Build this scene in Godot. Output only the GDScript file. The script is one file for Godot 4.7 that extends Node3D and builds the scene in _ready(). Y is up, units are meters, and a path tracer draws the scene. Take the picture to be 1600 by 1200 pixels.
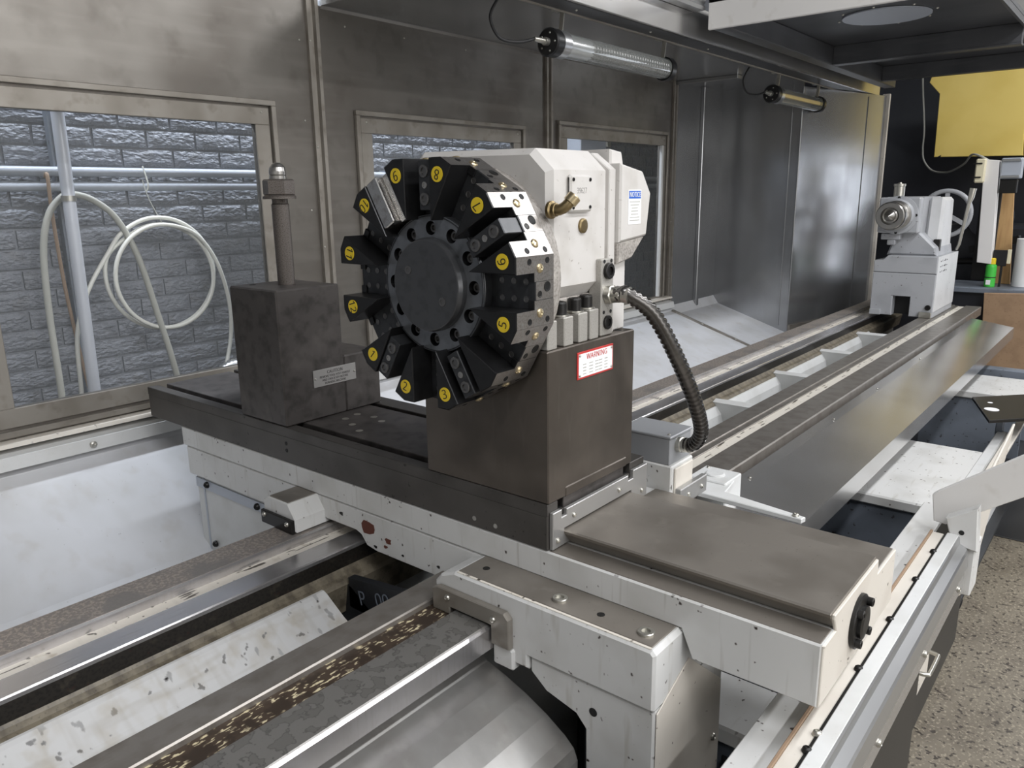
extends Node3D
# A large flat-bed turning machine seen from the headstock end: x runs across the bed
# (towards the operator), -z runs along the bed to the tailstock, y is up, metres.

class Geo:
	var v := PackedVector3Array()
	var n := PackedVector3Array()
	var uv := PackedVector2Array()
	func tri(a: Vector3, b: Vector3, c: Vector3, na: Vector3, nb: Vector3, nc: Vector3) -> void:
		if (b - a).cross(c - a).dot(na + nb + nc) > 0.0:
			var t := b; b = c; c = t
			var tn := nb; nb = nc; nc = tn
		v.append(a); v.append(b); v.append(c)
		n.append(na); n.append(nb); n.append(nc)
	func quad(a: Vector3, b: Vector3, c: Vector3, d: Vector3, nn: Vector3) -> void:
		tri(a, b, c, nn, nn, nn); tri(a, c, d, nn, nn, nn)
	func face(a: Vector3, b: Vector3, c: Vector3, d: Vector3, away: Vector3) -> void:
		# flat quad whose normal points away from the point "away"
		var nn := (c - a).cross(d - b)
		if nn.length() < 1e-12: return
		nn = nn.normalized()
		if nn.dot((a + b + c + d) * 0.25 - away) < 0.0: nn = -nn
		quad(a, b, c, d, nn)
	func mesh() -> ArrayMesh:
		var a := []
		a.resize(Mesh.ARRAY_MAX)
		a[Mesh.ARRAY_VERTEX] = v
		a[Mesh.ARRAY_NORMAL] = n
		var m := ArrayMesh.new()
		m.add_surface_from_arrays(Mesh.PRIMITIVE_TRIANGLES, a)
		return m
	static func at(ax: String, p: Vector2, t: float) -> Vector3:
		if ax == "z": return Vector3(p.x, p.y, t)
		if ax == "x": return Vector3(t, p.y, p.x)      # polygon given as (z, y)
		return Vector3(p.x, t, p.y)                    # "y": polygon given as (x, z)
	static func inset(poly: PackedVector2Array, d: float, ccw: bool) -> PackedVector2Array:
		var out := PackedVector2Array()
		var k := poly.size()
		for i in k:
			var e0 := (poly[i] - poly[(i + k - 1) % k]).normalized()
			var e1 := (poly[(i + 1) % k] - poly[i]).normalized()
			var s := 1.0 if ccw else -1.0
			var n0 := Vector2(-e0.y, e0.x) * s
			var n1 := Vector2(-e1.y, e1.x) * s
			var m := (n0 + n1)
			var q := maxf(0.25, 1.0 + n0.dot(n1))
			out.append(poly[i] + m * d / q)
		return out
	# a polygon drawn out along an axis, its two ends bevelled by bev
	func ext(poly: PackedVector2Array, ax: String, t0: float, t1: float, bev := 0.0) -> Geo:
		if t0 > t1:
			var q := t0; t0 = t1; t1 = q
		var ccw := not Geometry2D.is_polygon_clockwise(poly)   # the polygon's own sense in its plane
		var area := 0.0
		for i in poly.size():
			area += poly[i].cross(poly[(i + 1) % poly.size()])
		ccw = area > 0.0
		var rings := []
		if bev > 0.0:
			var inn := Geo.inset(poly, bev, ccw)
			rings = [[inn, t0], [poly, t0 + bev], [poly, t1 - bev], [inn, t1]]
		else:
			rings = [[poly, t0], [poly, t1]]
		var axis := Geo.at(ax, Vector2.ZERO, 1.0)
		var k := poly.size()
		for r in rings.size() - 1:
			var p0: PackedVector2Array = rings[r][0]
			var p1: PackedVector2Array = rings[r + 1][0]
			for i in k:
				var j := (i + 1) % k
				var e := poly[j] - poly[i]
				var on := Vector2(e.y, -e.x) if ccw else Vector2(-e.y, e.x)
				var a := Geo.at(ax, p0[i], rings[r][1])
				var b := Geo.at(ax, p0[j], rings[r][1])
				var c := Geo.at(ax, p1[j], rings[r + 1][1])
				var d := Geo.at(ax, p1[i], rings[r + 1][1])
				var outw := Geo.at(ax, on.normalized(), 0.0)
				if bev > 0.0:
					if r == 0: outw -= axis
					elif r == 2: outw += axis
				var nn := (c - a).cross(d - b)
				if nn.length() < 1e-14: continue
				nn = nn.normalized()
				if nn.dot(outw) < 0.0: nn = -nn
				quad(a, b, c, d, nn)
		for side in 2:
			var pp: PackedVector2Array = rings[0][0] if side == 0 else rings[rings.size() - 1][0]
			var tt: float = t0 if side == 0 else t1
			var idx := Geometry2D.triangulate_polygon(pp)
			var nn2 := -axis if side == 0 else axis
			for i in range(0, idx.size(), 3):
				tri(Geo.at(ax, pp[idx[i]], tt), Geo.at(ax, pp[idx[i + 1]], tt), Geo.at(ax, pp[idx[i + 2]], tt), nn2, nn2, nn2)
		return self
	func box(x0: float, x1: float, y0: float, y1: float, z0: float, z1: float, bev := 0.0) -> Geo:
		var p := PackedVector2Array()
		if bev > 0.0:
			var b := minf(bev, minf(absf(x1 - x0), minf(absf(y1 - y0), absf(z1 - z0))) * 0.45)
			p = PackedVector2Array([Vector2(x0 + b, y0), Vector2(x1 - b, y0), Vector2(x1, y0 + b), Vector2(x1, y1 - b), Vector2(x1 - b, y1), Vector2(x0 + b, y1), Vector2(x0, y1 - b), Vector2(x0, y0 + b)])
			return ext(p, "z", z0, z1, b)
		p = PackedVector2Array([Vector2(x0, y0), Vector2(x1, y0), Vector2(x1, y1), Vector2(x0, y1)])
		return ext(p, "z", z0, z1)
	# a profile of (radius, height) pairs turned about an axis
	func lathe(prof: Array, o: Vector3, dir: Vector3, seg := 24) -> Geo:
		dir = dir.normalized()
		var u := dir.cross(Vector3.UP if absf(dir.y) < 0.9 else Vector3.RIGHT).normalized()
		var w := dir.cross(u)
		for i in prof.size() - 1:
			var r0: float = prof[i][0]
			var h0: float = prof[i][1]
			var r1: float = prof[i + 1][0]
			var h1: float = prof[i + 1][1]
			var sl := Vector2(h1 - h0, -(r1 - r0))
			if sl.length() < 1e-9: continue
			sl = sl.normalized()
			for s in seg:
				var a0 := TAU * s / seg
				var a1 := TAU * (s + 1) / seg
				var d0 := u * cos(a0) + w * sin(a0)
				var d1 := u * cos(a1) + w * sin(a1)
				var n0 := d0 * sl.x + dir * sl.y
				var n1 := d1 * sl.x + dir * sl.y
				var A := o + d0 * r0 + dir * h0
				var B := o + d1 * r0 + dir * h0
				var C := o + d1 * r1 + dir * h1
				var D := o + d0 * r1 + dir * h1
				if r0 > 1e-7: tri(A, B, C, n0, n1, n1)
				if r1 > 1e-7: tri(A, C, D, n0, n1, n0)
		return self
	# a round tube along points; rad is a number or one radius a point
	func tube(pts: Array, rad, seg := 10) -> Geo:
		var k := pts.size()
		var tang := []
		for i in k:
			var a: Vector3 = pts[maxi(i - 1, 0)]
			var b: Vector3 = pts[mini(i + 1, k - 1)]
			tang.append((b - a).normalized())
		var u: Vector3 = (tang[0] as Vector3).cross(Vector3.UP)
		if u.length() < 0.1: u = (tang[0] as Vector3).cross(Vector3.RIGHT)
		u = u.normalized()
		var rings := []
		var nrm := []
		for i in k:
			var t: Vector3 = tang[i]
			u = (u - t * u.dot(t)).normalized()
			var w := t.cross(u)
			var r: float = rad[i] if rad is Array else rad
			var ring := []
			var nn := []
			for s in seg:
				var d := u * cos(TAU * s / seg) + w * sin(TAU * s / seg)
				ring.append((pts[i] as Vector3) + d * r)
				nn.append(d)
			rings.append(ring); nrm.append(nn)
		for i in k - 1:
			for s in seg:
				var q := (s + 1) % seg
				tri(rings[i][s], rings[i][q], rings[i + 1][q], nrm[i][s], nrm[i][q], nrm[i + 1][q])
				tri(rings[i][s], rings[i + 1][q], rings[i + 1][s], nrm[i][s], nrm[i + 1][q], nrm[i + 1][s])
		for e in 2:
			var i: int = 0 if e == 0 else k - 1
			var nd: Vector3 = -tang[0] if e == 0 else tang[k - 1]
			for s in seg:
				tri(pts[i], rings[i][s], rings[i][(s + 1) % seg], nd, nd, nd)
		return self
	# a bar with square ends between two points
	func bar(a: Vector3, b: Vector3, wx: float, wy: float, up := Vector3.UP) -> Geo:
		var t := (b - a).normalized()
		var s := t.cross(up).normalized() * wx * 0.5
		var h := s.normalized().cross(t) * wy * 0.5
		var P := []
		for e in [a, b]:
			for q in [-s - h, s - h, s + h, -s + h]:
				P.append(e + q)
		var m := (a + b) * 0.5
		face(P[0], P[1], P[2], P[3], m); face(P[4], P[5], P[6], P[7], m)
		for i in 4:
			var j := (i + 1) % 4
			face(P[i], P[j], P[4 + j], P[4 + i], m)
		return self
	# a sheet of a given thickness over a row of (x, y) points, drawn along z
	func fold(pts: Array, thick: float, z0: float, z1: float) -> Geo:
		var up := PackedVector2Array()
		var low := PackedVector2Array()
		for i in pts.size():
			var a: Vector2 = pts[maxi(i - 1, 0)]
			var b: Vector2 = pts[mini(i + 1, pts.size() - 1)]
			var t := (b - a).normalized()
			up.append(pts[i])
			low.append((pts[i] as Vector2) + Vector2(t.y, -t.x) * thick)
		low.reverse()
		up.append_array(low)
		return ext(up, "z", z0, z1)

var M := {}
var taken := {}
var shared := {}
var rng := RandomNumberGenerator.new()

func V(x: float, y: float, z: float) -> Vector3: return Vector3(x, y, z)
func P2(a: Array) -> PackedVector2Array:
	var p := PackedVector2Array()
	for i in range(0, a.size(), 2): p.append(Vector2(a[i], a[i + 1]))
	return p

func numbered(called: String) -> String:
	if not taken.has(called):
		taken[called] = 0
		return called
	taken[called] += 1
	return "%s_%03d" % [called, taken[called]]

func tag(o: Node, label: String, category: String, group := "") -> void:
	o.set_meta("label", label); o.set_meta("category", category)
	if group != "": o.set_meta("group", group)

# a thing: a node at its base, whose parts are given in world coordinates
func thing(called: String, at: Vector3, label: String, category: String, group := "") -> Node3D:
	var o := Node3D.new()
	o.name = numbered(called)
	add_child(o)
	o.position = at
	tag(o, label, category, group)
	return o

func structure(called: String, at := Vector3.ZERO) -> Node3D:
	var o := Node3D.new()
	o.name = called
	add_child(o)
	o.position = at
	o.set_meta("kind", "structure")
	return o

func offset(n: Node) -> Vector3:
	var p := Vector3.ZERO
	while n != null and n != self:
		if n is Node3D: p += (n as Node3D).position
		n = n.get_parent()
	return p

func part(called: String, g: Geo, mat: Material, parent: Node) -> MeshInstance3D:
	var o := MeshInstance3D.new()
	o.name = called
	o.mesh = g.mesh()
	o.material_override = mat
	o.cast_shadow = GeometryInstance3D.SHADOW_CASTING_SETTING_ON
	parent.add_child(o, true)
	o.position = -offset(parent)
	return o

func solo(called: String, g: Geo, mat: Material, label: String, category: String, group := "") -> MeshInstance3D:
	var o := MeshInstance3D.new()
	o.name = numbered(called)
	o.mesh = g.mesh()
	o.material_override = mat
	add_child(o)
	tag(o, label, category, group)
	return o

func place(called: String, m: Mesh, mat: Material, parent: Node, pos: Vector3, bs := Basis.IDENTITY) -> MeshInstance3D:
	var o := MeshInstance3D.new()
	o.name = called
	o.mesh = m
	o.material_override = mat
	parent.add_child(o, true)
	o.transform = Transform3D(bs, pos - offset(parent))
	return o

func look(dir: Vector3) -> Basis:      # a basis whose y axis points along dir
	dir = dir.normalized()
	var u := dir.cross(Vector3.UP if absf(dir.y) < 0.9 else Vector3.RIGHT).normalized()
	return Basis(u, dir, u.cross(dir)).orthonormalized()

func cap_mesh(r: float, h: float) -> Mesh:      # socket cap screw head, axis y, base at 0
	var key := "cap%.4f_%.4f" % [r, h]
	if not shared.has(key):
		var g := Geo.new()
		g.lathe([[r, 0.0], [r, h * 0.85], [r * 0.9, h], [r * 0.55, h], [r * 0.55, h * 0.45], [0.0, h * 0.45]], Vector3.ZERO, Vector3.UP, 14)
		shared[key] = g.mesh()
	return shared[key]

func dome_mesh(r: float, h: float) -> Mesh:
	var key := "dome%.4f_%.4f" % [r, h]
	if not shared.has(key):
		var g := Geo.new()
		g.lathe([[r, 0.0], [r, h * 0.3], [r * 0.82, h * 0.75], [r * 0.45, h], [r * 0.4, h * 0.8], [0.0, h * 0.75]], Vector3.ZERO, Vector3.UP, 10)
		shared[key] = g.mesh()
	return shared[key]

func pit_mesh(r: float) -> Mesh:      # the mouth of a bored hole: a countersink and a dark bottom
	var key := "pit%.4f" % r
	if not shared.has(key):
		var g := Geo.new()
		g.lathe([[r * 1.12, 0.0], [r * 1.12, 0.0006], [r * 0.95, 0.0007], [r * 0.8, 0.0002], [0.0, 0.0002]], Vector3.ZERO, Vector3.UP, 12)
		shared[key] = g.mesh()
	return shared[key]

func screw(parent: Node, pos: Vector3, dir: Vector3, r: float, h: float, mat: Material, called := "screw") -> void:
	place(called, cap_mesh(r, h), mat, parent, pos, look(dir))
func rivet(parent: Node, pos: Vector3, dir: Vector3, r: float, mat: Material, called := "screw") -> void:
	place(called, dome_mesh(r, r * 0.8), mat, parent, pos, look(dir))
func pit(parent: Node, pos: Vector3, dir: Vector3, r: float, mat: Material, called := "hole") -> void:
	place(called, pit_mesh(r), mat, parent, pos, look(dir))

func text(parent: Node, s: String, height: float, pos: Vector3, bs: Basis, mat: Material, wide := 1.0, called := "lettering") -> void:
	var t := TextMesh.new()
	var f := SystemFont.new()
	f.font_names = PackedStringArray(["Droid Sans"])
	t.font = f
	t.text = s
	t.font_size = 32
	t.pixel_size = height / 23.0
	t.depth = 0.0006
	t.curve_step = 4.0
	t.horizontal_alignment = HORIZONTAL_ALIGNMENT_CENTER
	var o := MeshInstance3D.new()
	o.name = called
	o.mesh = t
	o.material_override = mat
	parent.add_child(o, true)
	o.transform = Transform3D(Basis(bs.x * wide, bs.y, bs.z), pos - offset(parent))

# ---------------------------------------------------------------- textures
func noise_px(kind: int, freq: float, seed_: int, w := 512, h := 512, oct := 4) -> PackedByteArray:
	var f := FastNoiseLite.new()
	f.noise_type = kind
	f.frequency = freq
	f.seed = seed_
	f.fractal_octaves = oct
	if kind == FastNoiseLite.TYPE_CELLULAR: f.fractal_type = FastNoiseLite.FRACTAL_NONE
	var im: Image = f.get_seamless_image(w, h)
	im.convert(Image.FORMAT_L8)
	if w != 512 or h != 512: im.resize(512, 512, Image.INTERPOLATE_BILINEAR)
	return im.get_data()

# layers: [bytes, low, high, colour, strength] mixed over a base colour
func painted(base: Color, layers: Array) -> ImageTexture:
	var out := PackedByteArray()
	out.resize(512 * 512 * 3)
	for i in 512 * 512:
		var r := base.r
		var g := base.g
		var b := base.b
		for L in layers:
			var d: PackedByteArray = L[0]
			var t: float = clampf((d[i] / 255.0 - L[1]) / (L[2] - L[1]), 0.0, 1.0) * L[4]
			if t > 0.0:
				var c: Color = L[3]
				r += (c.r - r) * t; g += (c.g - g) * t; b += (c.b - b) * t
		out[i * 3] = int(clampf(r, 0, 1) * 255.0); out[i * 3 + 1] = int(clampf(g, 0, 1) * 255.0); out[i * 3 + 2] = int(clampf(b, 0, 1) * 255.0)
	var im := Image.create_from_data(512, 512, false, Image.FORMAT_RGB8, out)
	return ImageTexture.create_from_image(im)

func grey_tex(d: PackedByteArray) -> ImageTexture:
	return ImageTexture.create_from_image(Image.create_from_data(512, 512, false, Image.FORMAT_L8, d))

func mat(col: Color, rough: float, metal := 0.0, spec := 0.5) -> StandardMaterial3D:
	var m := StandardMaterial3D.new()
	m.albedo_color = col
	m.roughness = rough
	m.metallic = metal
	m.metallic_specular = spec
	return m

func tmat(tex: Texture2D, scale_: float, rough: float, metal := 0.0) -> StandardMaterial3D:
	var m := mat(Color.WHITE, rough, metal)
	m.albedo_texture = tex
	m.uv1_triplanar = true
	m.uv1_world_triplanar = true
	m.uv1_scale = Vector3.ONE * scale_
	return m

func relief(m: StandardMaterial3D, t: Texture2D, cm: float) -> void:
	m.heightmap_enabled = true
	m.heightmap_texture = t
	m.heightmap_scale = cm

func rough_map(m: StandardMaterial3D, t: Texture2D, top: float) -> void:
	m.roughness = top
	m.roughness_texture = t

func C(r: float, g: float, b: float) -> Color: return Color(r / 255.0, g / 255.0, b / 255.0)

func make_materials() -> void:
	var S := FastNoiseLite.TYPE_SIMPLEX_SMOOTH
	var big := noise_px(S, 0.006, 1)
	var mid := noise_px(S, 0.02, 2)
	var fine := noise_px(S, 0.09, 3)
	var grit := noise_px(S, 0.3, 4, 512, 512, 2)
	var chips := noise_px(S, 0.045, 5, 512, 512, 3)
	var streak_v := noise_px(S, 0.05, 6, 512, 64, 3)      # long in v
	var streak_u := noise_px(S, 0.05, 7, 64, 512, 3)      # long in u
	var hair := noise_px(S, 0.25, 8, 40, 512, 2)
	var hair_v := noise_px(S, 0.25, 9, 512, 40, 2)
	var flake := noise_px(S, 0.11, 10, 512, 170, 3)
	var drip := noise_px(S, 0.1, 11, 512, 24, 2)
	var soft := PackedByteArray()
	soft.resize(512 * 512)
	for i in 512 * 512: soft[i] = 176 + int(big[i] * 0.31)
	var soft_t := grey_tex(soft)
	# painted castings: off-white with grime patches and chips down to dark iron
	M.white = tmat(painted(C(208, 208, 206), [[big, 0.5, 0.9, C(192, 191, 187), 0.7], [streak_v, 0.7, 0.95, C(168, 164, 154), 0.4], [chips, 0.85, 0.88, C(50, 42, 38), 0.95], [grit, 0.9, 0.95, C(90, 84, 78), 0.5]]), 1.3, 0.4)
	M.white_drip = tmat(painted(C(208, 208, 206), [[big, 0.5, 0.9, C(192, 191, 187), 0.7], [drip, 0.76, 1.0, C(146, 142, 134), 0.4], [chips, 0.85, 0.88, C(50, 42, 38), 0.95]]), 1.3, 0.4)
	M.white_clean = tmat(painted(C(208, 209, 208), [[big, 0.5, 0.9, C(194, 194, 191), 0.7], [fine, 0.76, 0.9, C(184, 182, 177), 0.4]]), 1.3, 0.4)
	M.cream = tmat(painted(C(212, 206, 196), [[big, 0.5, 0.9, C(200, 193, 182), 0.7], [chips, 0.88, 0.9, C(60, 50, 44), 0.9]]), 1.5, 0.45)  # paint of the cream sheets; also warm side light on white castings
	M.trough = tmat(painted(C(210, 210, 209), [[mid, 0.55, 0.82, C(176, 166, 148), 0.65], [streak_v, 0.6, 0.85, C(150, 142, 128), 0.35], [chips, 0.8, 0.82, C(30, 27, 26), 0.97]]), 1.0, 0.2)
	M.tray = tmat(painted(C(206, 207, 210), [[big, 0.45, 0.85, C(188, 188, 187), 0.7], [mid, 0.62, 0.9, C(178, 172, 164), 0.35], [grit, 0.93, 0.96, C(60, 56, 52), 0.8]]), 0.9, 0.42)
	# sheet metal of the enclosure: stainless, smeared
	M.sheet = tmat(painted(C(132, 128, 122), [[big, 0.3, 0.85, C(112, 107, 101), 0.8], [streak_u, 0.45, 0.95, C(144, 140, 134), 0.4], [mid, 0.6, 0.95, C(94, 89, 83), 0.35]]), 0.6, 0.42, 0.88)
	rough_map(M.sheet, soft_t, 0.5)
	M.sheet_end = tmat(painted(C(166, 167, 168), [[big, 0.3, 0.85, C(150, 151, 153), 0.8], [streak_v, 0.5, 0.95, C(178, 179, 181), 0.35]]), 0.5, 0.3, 0.75)
	rough_map(M.sheet_end, soft_t, 0.27)
	M.frame = tmat(painted(C(150, 145, 137), [[big, 0.35, 0.85, C(128, 122, 113), 0.8], [mid, 0.62, 0.92, C(100, 92, 83), 0.4]]), 1.0, 0.45, 0.5)
	M.stainless = tmat(painted(C(208, 207, 206), [[big, 0.3, 0.85, C(194, 192, 189), 0.8]]), 0.7, 0.2, 0.86)
	M.smeared = tmat(painted(C(176, 175, 173), [[big, 0.4, 0.75, C(154, 151, 147), 0.9], [mid, 0.55, 0.9, C(194, 193, 190), 0.5]]), 1.5, 0.34, 0.85)
	rough_map(M.smeared, soft_t, 0.42)
	# guideways and machined steel
	M.way = tmat(painted(C(146, 141, 135), [[mid, 0.4, 0.85, C(122, 116, 109), 0.7], [hair_v, 0.55, 0.95, C(162, 157, 151), 0.35]]), 1.3, 0.36, 0.65)
	M.way_speckled = tmat(painted(C(150, 143, 137), [[fine, 0.48, 0.62, C(190, 177, 166), 0.75], [grit, 0.62, 0.82, C(108, 100, 94), 0.55], [big, 0.55, 0.75, C(138, 134, 130), 0.85]]), 1.9, 0.48, 0.4)
	M.way_stained = tmat(painted(C(138, 136, 132), [[mid, 0.5, 0.52, C(106, 104, 101), 0.8], [mid, 0.56, 0.58, C(132, 130, 126), 0.8], [grit, 0.84, 0.92, C(88, 84, 80), 0.4]]), 2.2, 0.4, 0.6)
	M.way_bright = tmat(painted(C(204, 202, 203), [[big, 0.4, 0.85, C(186, 183, 182), 0.8], [hair_v, 0.5, 0.95, C(170, 166, 162), 0.35]]), 1.1, 0.24, 0.85)
	M.way_flaked = tmat(painted(C(70, 58, 48), [[flake, 0.64, 0.67, C(222, 210, 174), 0.95], [mid, 0.4, 0.62, C(56, 46, 38), 1.0]]), 2.0, 0.5, 0.15)
	M.strip_worn = tmat(painted(C(214, 208, 197), [[streak_v, 0.74, 0.77, C(58, 52, 46), 0.95], [chips, 0.8, 0.83, C(60, 54, 48), 0.9], [mid, 0.7, 0.9, C(160, 148, 130), 0.6]]), 1.4, 0.45)
	M.oily = tmat(painted(C(40, 37, 33), [[fine, 0.45, 0.75, C(24, 22, 20), 0.9], [mid, 0.62, 0.85, C(74, 68, 58), 0.6], [chips, 0.8, 0.9, C(60, 30, 26), 0.5]]), 2.2, 0.42, 0.2)
	M.fillet = tmat(painted(C(122, 114, 98), [[mid, 0.4, 0.75, C(78, 71, 60), 0.8], [fine, 0.72, 0.85, C(48, 44, 38), 0.6]]), 2.2, 0.45)
	M.plate = tmat(painted(C(150, 144, 136), [[big, 0.35, 0.85, C(128, 122, 114), 0.8], [mid, 0.68, 0.9, C(162, 155, 146), 0.4], [grit, 0.88, 0.94, C(84, 78, 72), 0.6]]), 1.2, 0.38, 0.6)
	# blackened steel of slide, block and pedestal
	M.black = tmat(painted(C(84, 81, 78), [[big, 0.35, 0.85, C(70, 67, 64), 0.8], [fine, 0.76, 0.9, C(104, 100, 96), 0.3], [chips, 0.82, 0.86, C(40, 37, 35), 0.8]]), 1.5, 0.48, 0.45)
	M.black_worn = tmat(painted(C(84, 80, 78), [[mid, 0.42, 0.85, C(62, 59, 57), 0.85], [big, 0.6, 0.9, C(106, 101, 98), 0.55], [grit, 0.84, 0.92, C(120, 115, 110), 0.3]]), 1.8, 0.48, 0.45)
	M.pedestal = tmat(painted(C(98, 91, 84), [[big, 0.3, 0.85, C(80, 74, 68), 0.85], [streak_v, 0.68, 0.95, C(112, 106, 99), 0.25], [grit, 0.88, 0.93, C(58, 54, 50), 0.5]]), 1.4, 0.4, 0.6)
	M.turret = tmat(painted(C(38, 38, 39), [[mid, 0.5, 0.85, C(28, 28, 29), 0.8], [grit, 0.86, 0.94, C(74, 74, 74), 0.3]]), 3.0, 0.34, 0.4)
	M.turret_base = tmat(painted(C(62, 63, 65), [[mid, 0.5, 0.85, C(48, 49, 51), 0.8], [grit, 0.86, 0.94, C(96, 96, 97), 0.3]]), 3.0, 0.34, 0.5)
	M.hub = tmat(painted(C(116, 119, 123), [[mid, 0.5, 0.85, C(102, 105, 109), 0.8]]), 3.0, 0.3, 0.5)
	M.hub_cap = tmat(painted(C(78, 79, 81), [[mid, 0.5, 0.85, C(68, 69, 71), 0.8]]), 3.0, 0.32, 0.45)
	M.facet = tmat(painted(C(160, 156, 152), [[fine, 0.45, 0.85, C(126, 120, 114), 0.6], [mid, 0.6, 0.9, C(180, 180, 182), 0.6]]), 4.0, 0.36, 0.95)
	M.polished = tmat(painted(C(190, 188, 185), [[mid, 0.5, 0.85, C(156, 152, 146), 0.7], [fine, 0.7, 0.85, C(116, 110, 104), 0.4]]), 4.0, 0.2, 0.95)
	M.clamp = tmat(painted(C(176, 173, 167), [[fine, 0.5, 0.85, C(150, 146, 138), 0.6]]), 5.0, 0.42, 0.4)
	M.housing = tmat(painted(C(200, 197, 193), [[big, 0.5, 0.9, C(184, 180, 174), 0.7], [chips, 0.86, 0.9, C(130, 123, 115), 0.6], [grit, 0.88, 0.94, C(156, 150, 142), 0.35]]), 2.4, 0.48)
	M.housing_dirty = tmat(painted(C(156, 151, 145), [[fine, 0.45, 0.75, C(108, 103, 97), 0.7], [mid, 0.55, 0.85, C(186, 181, 174), 0.7]]), 3.0, 0.55)
	M.tail = tmat(painted(C(166, 168, 172), [[big, 0.5, 0.9, C(152, 154, 158), 0.7], [chips, 0.86, 0.89, C(70, 64, 60), 0.8]]), 1.3, 0.4)
	M.tail_side_lit = tmat(painted(C(206, 207, 208), [[big, 0.5, 0.9, C(194, 195, 196), 0.7], [chips, 0.87, 0.9, C(70, 64, 60), 0.8]]), 1.3, 0.4)  # paler copy of tail: side light put into the colour
	# building
	M.floor = tmat(painted(C(113, 106, 93), [[big, 0.45, 0.85, C(94, 87, 76), 0.7], [fine, 0.63, 0.7, C(158, 149, 131), 0.7], [chips, 0.7, 0.73, C(48, 42, 37), 0.85], [grit, 0.8, 0.86, C(48, 42, 37), 0.75], [mid, 0.76, 0.88, C(60, 54, 48), 0.5]]), 1.5, 0.4)
	M.brick = tmat(painted(C(134, 138, 146), [[fine, 0.5, 0.85, C(116, 120, 128), 0.6], [grit, 0.65, 0.9, C(150, 154, 161), 0.4], [big, 0.7, 0.95, C(110, 109, 109), 0.5]]), 1.8, 0.42)
	relief(M.brick, grey_tex(noise_px(S, 0.06, 21, 256, 512, 4)), 0.8)
	M.mortar = tmat(painted(C(142, 146, 153), [[fine, 0.5, 0.85, C(126, 129, 136), 0.6]]), 1.6, 0.5)
	M.render = tmat(painted(C(206, 205, 202), [[big, 0.4, 0.85, C(194, 193, 190), 0.6]]), 0.4, 0.8)
	M.ceiling = tmat(painted(C(122, 122, 124), [[big, 0.4, 0.85, C(110, 110, 112), 0.6]]), 0.4, 0.85)
	M.dark_wall = tmat(painted(C(40, 41, 46), [[big, 0.4, 0.85, C(32, 33, 38), 0.7]]), 0.5, 0.35)
	M.wood = tmat(painted(C(196, 158, 108), [[streak_v, 0.4, 0.85, C(170, 130, 84), 0.7], [grit, 0.84, 0.92, C(120, 88, 56), 0.5]]), 0.9, 0.6)
	M.board = tmat(painted(C(158, 130, 102), [[mid, 0.45, 0.85, C(140, 114, 89), 0.7], [fine, 0.74, 0.85, C(122, 98, 75), 0.5]]), 0.8, 0.65)
	M.yellow = tmat(painted(C(242, 216, 124), [[big, 0.4, 0.9, C(232, 204, 108), 0.6]]), 0.6, 0.4)
	M.canopy = tmat(painted(C(88, 89, 92), [[big, 0.35, 0.85, C(74, 75, 78), 0.7], [streak_u, 0.6, 0.95, C(100, 101, 104), 0.4]]), 0.7, 0.42, 0.5)
	M.fascia = tmat(painted(C(224, 222, 219), [[mid, 0.66, 0.9, C(208, 204, 198), 0.5]]), 1.1, 0.5)
	M.bluegrey = tmat(painted(C(112, 119, 129), [[big, 0.4, 0.85, C(92, 98, 106), 0.7], [chips, 0.82, 0.86, C(50, 48, 46), 0.7]]), 1.2, 0.45)
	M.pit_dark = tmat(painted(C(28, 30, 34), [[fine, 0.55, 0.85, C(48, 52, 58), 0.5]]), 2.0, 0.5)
	# small plain ones
	M.conduit_grey = mat(C(176, 182, 192), 0.4, 0.1)
	M.grey_metal = mat(C(168, 167, 165), 0.36, 0.6)
	M.pencil = mat(C(104, 102, 100), 0.6)
	M.dark_steel = mat(C(112, 111, 110), 0.34, 0.8)
	M.box_grey = mat(C(150, 152, 155), 0.42, 0.2)
	M.rust = mat(C(96, 52, 40), 0.7)
	M.pole = mat(C(200, 204, 212), 0.35, 0.2)
	M.hose_grey = mat(C(168, 168, 160), 0.5)
	M.hose_white = mat(C(222, 222, 214), 0.45)
	M.hose_brown = mat(C(150, 126, 104), 0.5)
	M.rubber = mat(C(30, 30, 31), 0.55)
	M.dark = mat(C(12, 12, 12), 0.6)
	M.hole = mat(C(20, 20, 20), 0.5, 0.4)
	M.steel = mat(C(176, 174, 170), 0.28, 0.95)
	M.bolt_black = mat(C(44, 43, 42), 0.38, 0.6)
	M.zinc = mat(C(190, 188, 180), 0.32, 0.9)
	M.brass = mat(C(196, 180, 146), 0.3, 0.9)
	M.brass_old = mat(C(132, 116, 84), 0.36, 0.85)
	M.stud = tmat(painted(C(124, 118, 113), [[fine, 0.45, 0.75, C(88, 80, 75), 0.8]]), 6.0, 0.45, 0.75)
	M.label_yellow = mat(C(226, 196, 40), 0.5)
	M.ink = mat(C(28, 26, 26), 0.6)
	M.red = mat(C(186, 52, 48), 0.5)
	M.blue = mat(C(38, 96, 190), 0.45)
	M.paper = mat(C(236, 236, 236), 0.6)
	M.alu_plate = mat(C(168, 166, 164), 0.4, 0.5)
	M.amber = mat(C(214, 184, 112), 0.35)  # colour of the glow painted inside the far work light
	M.green = mat(C(70, 190, 70), 0.4)
	M.black_plastic = mat(C(26, 26, 27), 0.35)
	M.white_plastic = mat(C(228, 226, 224), 0.4)
	M.cream_plastic = mat(C(226, 218, 188), 0.45)
	M.alu = mat(C(196, 197, 198), 0.3, 0.9)
	M.spiral = mat(C(96, 94, 92), 0.26, 0.9)
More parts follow.
